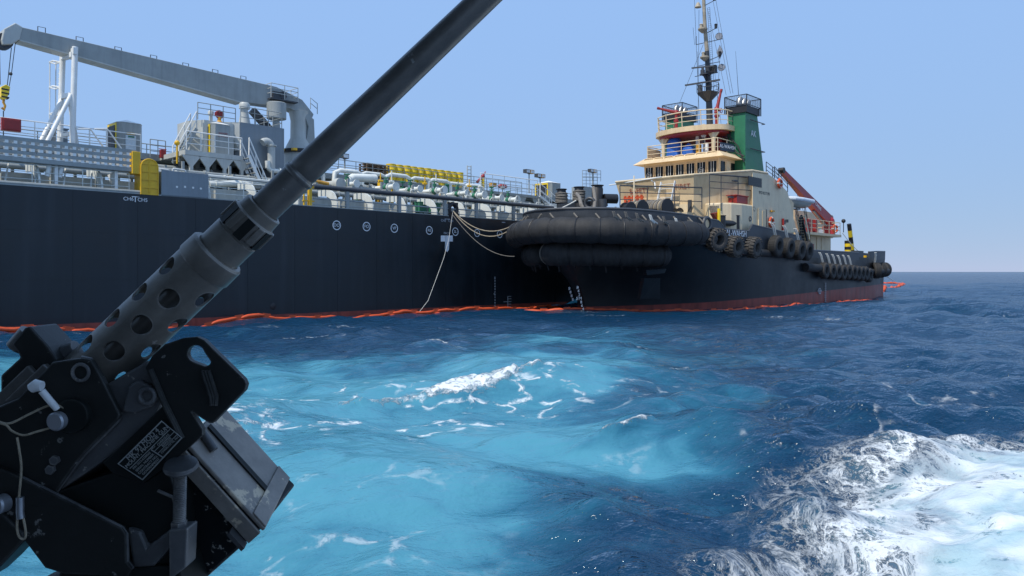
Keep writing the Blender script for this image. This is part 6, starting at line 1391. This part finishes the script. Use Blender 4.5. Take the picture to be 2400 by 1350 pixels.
# data plate
dq = [(277,1087),(379,987),(426,1026),(334,1124)]
plate([(240,1085),(300,1030),(385,948),(440,1020),(392,1092),(336,1132),(262,1108)], -.056, -.050, 'plate_backing', 'plateblack', mount, .001)
dpl = plate(dq, -.0625, -.0565, 'data_plate', 'plateblack', mount, .0006)
b = MB(); b.tube([Q_(x_,y_,-.063) for x_, y_ in dq], .0009, 6, False, True); b.obj('border', 'lettering_dim', dpl)
dx = V(.714,0,.70); dy = V(-.70,0,.714); dc = lambda f_, g_: Q_(277+ (379-277)*f_ + (334-277)*g_, 1087 + (987-1087)*f_ + (1124-1087)*g_, -.0635)
for t_s, f_, g_, sz in (('MK 93 MOD 4',.5,.12,.0086),('MOUNT, MACHINE GUN',.5,.28,.0064),('30117',.86,.37,.004),('NO.',.55,.45,.004),('P/N 2513-6320562',.26,.50,.0038),('SERIAL NUMBER',.26,.63,.0042),('CONTRACT NO.',.26,.76,.0042),('GOVERNMENT',.26,.88,.0042),('OVERSEAS',.75,.51,.0042),('BARKER',.75,.65,.0042),('CHARLOTTE, N.C.',.75,.80,.0038)):
    text_part(t_s, sz, 'lettering', 'lettering_dim', dpl, basis(dx, dy, dc(f_, g_)), .0006)
b = MB(); b.tube([dc(.5,.46), dc(.5,.97)], .0007, 4); b.tube([dc(.04,.41), dc(.96,.41)], .0006, 4); b.tube([dc(.5,.58), dc(.97,.58)], .0005, 4); b.tube([dc(.5,.72), dc(.97,.72)], .0005, 4); b.obj('ruled_line', 'lettering_dim', dpl)
# lower bracket plate and the dark well between
plate([(40,1115),(53,1122),(150,1170),(285,1238),(295,1252),(297,1317),(310,1334),(300,1352),(150,1346),(105,1332),(60,1272),(56,1262),(-20,1300),(-20,1090)], -.070, -.060, 'lower_bracket', 'mountpaint', mount, .002)
b = MB(); b.tube([Q_(x_,y_,-.066) for x_, y_ in ((53,1122),(150,1170),(230,1210),(285,1238),(295,1252),(297,1317),(310,1334))], .0032, 8); b.obj('plate_edge', 'mountbare', mount)
plate([(130,1154),(262,1108),(336,1132),(392,1092),(420,1180),(420,1360),(300,1360),(290,1240)], -.052, .02, 'cradle_well', 'plateblack', mount, .002)
plate([(297,1236),(330,1245),(345,1280),(400,1240),(420,1262),(360,1330),(310,1334)], -.058, -.045, 'stop_block', 'mountbare', mount, .004)
b = MB(); b.tube([Q_(370,1150,-.058), Q_(405,1165,-.058), Q_(411,1185,-.058), Q_(411,1240,-.058)], .002, 6); b.obj('weld_line', 'mountbare', mount)
# elevation screw with disc head in its block
es = empty('elevation_screw'); es.parent = mount
b = MB(); b.lathe([(.006,-.001),(.019,.001),(.0205,.004),(.019,.008),(.006,.010)], Q_(425,1100,-.066), (.05,-.35,1), 32); b.obj('disc_head', 'mountbare', es)
b = MB(); n_t = 34; pr_ = []
for k in range(n_t*2+1): pr_.append((.0078 if k % 2 else .0066, k*.0011))
b.lathe(pr_, Q_(420,1235,-.066), (.03,-.02,1), 20); b.obj('threaded_rod', 'mountbare', es)
b = MB(); b.prism([Q_(395,1242,-.080), Q_(440,1238,-.080), Q_(436,1330,-.080), Q_(396,1360,-.080)], (0,.03,0)); b.obj('screw_block', 'mountbare', es, False, bevel=.002)
b = MB(); b.lathe([(.008,0),(.010,.001),(.010,.008),(.008,.009)], Q_(420,1238,-.066), (0,0,1), 6); b.obj('nut', 'mountbare', es)
# under-beam, pedestal
plate([(140,1338),(330,1330),(420,1325),(440,1400),(130,1400)], -.06, .06, 'yoke', 'plateblack', mount, .003)
b = MB(); b.cyl((Q_(250,1380).x,1.0,1.05), (Q_(250,1380).x,1.0,2.30), .085, n=24); b.lathe([(.24,0),(.24,.03),(.1,.05)], (Q_(250,1380).x,1.0,1.05), (0,0,1), 28); b.obj('pedestal', 'boatgrey', mount)
plate([(-40,1240),(0,1200),(52,1250),(56,1268),(0,1328),(-40,1365)], -.075, -.03, 'arm', 'mountpaint', mount, .003)
# pins, lanyards
b = MB(); b.lathe([(.001,-.012),(.0095,-.012),(.0113,-.010),(.0113,.004),(.009,.006)], Q_(143,984,-.068), (.12,1,.05), 28); b.obj('quick_release_pin', 'pinsteel', mount)
b = MB(); b.lathe([(.001,-.01),(.009,-.01),(.011,-.008),(.011,.004)], Q_(5,1180,-.078), (.2,1,0), 24); b.obj('quick_release_pin', 'pinsteel', mount)
b = MB(); b.tube([Q_(134,958,-.072), Q_(118,940,-.078), Q_(98,916,-.082)], .0042, 10); b.tube([Q_(73,910,-.083), Q_(85,903,-.083), Q_(99,905,-.083)], [.006,.0075,.006], 10); b.obj('pin_handle', 'white', mount)
def lan(pts, label, r=.0014):
    P = [Q_(x_,y_,c) for x_, y_, c in pts]; P2 = []
    for i in range(len(P)-1):
        p0, p1, p2, p3 = P[max(i-1,0)], P[i], P[i+1], P[min(i+2,len(P)-1)]
        for k in range(6):
            t = k/6; P2.append(.5*((2*p1)+(-p0+p2)*t+(2*p0-5*p1+4*p2-p3)*t*t+(-p0+3*p1-3*p2+p3)*t**3))
    P2.append(P[-1]); b = MB(); b.tube(P2, r, 8); o = b.obj('lanyard', 'rope', None); o['label'] = label; o['category'] = 'lanyard'
lan([(-10,985,-.085),(10,992,-.085),(30,990,-.082),(70,970,-.075),(110,952,-.072),(135,950,-.072),(157,962,-.07),(158,976,-.07)], 'upper tan wire lanyard running from the left edge to the silver pin')
lan([(-10,990,-.087),(14,996,-.086),(28,1010,-.082),(55,1020,-.078),(85,1012,-.075),(128,1000,-.07)], 'lower tan wire lanyard sagging below the silver pin')
lan([(40,1025,-.085),(46,1060,-.085),(50,1100,-.082),(45,1160,-.085),(40,1230,-.085),(45,1258,-.085),(58,1262,-.085),(60,1245,-.085),(52,1200,-.085)], 'looped wire lanyard hanging at the lower left of the mount')
b = MB(); b.tube([Q_(47,1165,-.085), Q_(47,1200,-.085), Q_(49,1215,-.085)], .0045, 10); b.obj('lanyard_sleeve', 'steel', mount)
for x_, y_ in ((120,1100),(130,1078)): b = MB(); b.lathe([(.001,-.004),(.006,-.004),(.006,.002)], Q_(x_,y_,-.063), (0,1,0), 6); b.obj('bolt_head', 'mountbare', mount)

# ammunition box beyond the mount
ab = empty('ammunition_box', 'scuffed black ammunition box with chipped paint at the right of the mount', 'ammunition box', None, (0,0,0))
Bd = 1.03; B_ = lambda px, py, d_: V((px-1200)/1800*d_, d_, EYE+(637-py)/1800*d_)
A_, Bp, C_, D_ = B_(440,1050,.985), B_(512,958,1.09), B_(693,1136,1.09), B_(612,1240,.985)
lidn = (Bp-A_).cross(D_-A_).normalized()
if lidn.x < 0: lidn = -lidn
dep = .16
b = MB(); b.prism([A_,Bp,C_,D_], -lidn*dep); b.obj('body', 'boxside', ab, False, bevel=.003)
lu = (D_-A_).normalized(); lv = (Bp-A_).normalized(); Ld, Wd = (D_-A_).length, (Bp-A_).length
def lidpt(s__, t, h_): return A_ + lu*s__*Ld + lv*t*Wd + lidn*h_
b = MB(); b.prism([lidpt(-.02,-.03,.001), lidpt(-.02,1.03,.001), lidpt(1.02,1.03,.001), lidpt(1.02,-.03,.001)], lidn*.006); ld = b.obj('lid', 'boxtop', ab, False, bevel=.002)
b = MB(); b.prism([lidpt(.02,.44,.0072), lidpt(.02,.52,.0072), lidpt(.84,.52,.0072), lidpt(.84,.44,.0072)], lidn*.003); b.obj('lid_rib', 'plateblack', ld, False)
b = MB(); b.prism([lidpt(.84,-.02,.0072), lidpt(.84,1.02,.0072), lidpt(1.01,1.02,.0072), lidpt(1.01,-.02,.0072)], lidn*.0025); b.obj('lid_end_strap', 'boxtop', ld, False, bevel=.001)
b = MB(); b.prism([lidpt(-.05,-.035,.0), lidpt(1.01,-.035,.0), lidpt(1.01,-.035,-.022), lidpt(-.05,-.035,-.022)], -lv*.004); b.obj('lid_skirt', 'boxtop', ld, False, bevel=.001)
b = MB(); b.prism([lidpt(.80,-.05,-.024), lidpt(1.0,-.05,-.024), lidpt(1.0,-.05,-.030), lidpt(.80,-.05,-.030)], -lv*.012); b.obj('latch', 'mountbare', ab, False)
b = MB(); b.tube([lidpt(-.12,.25,.012), lidpt(.02,.24,.012), lidpt(.2,.2,.011)], .0055, 10); b.obj('handle', 'mountbare', ab)
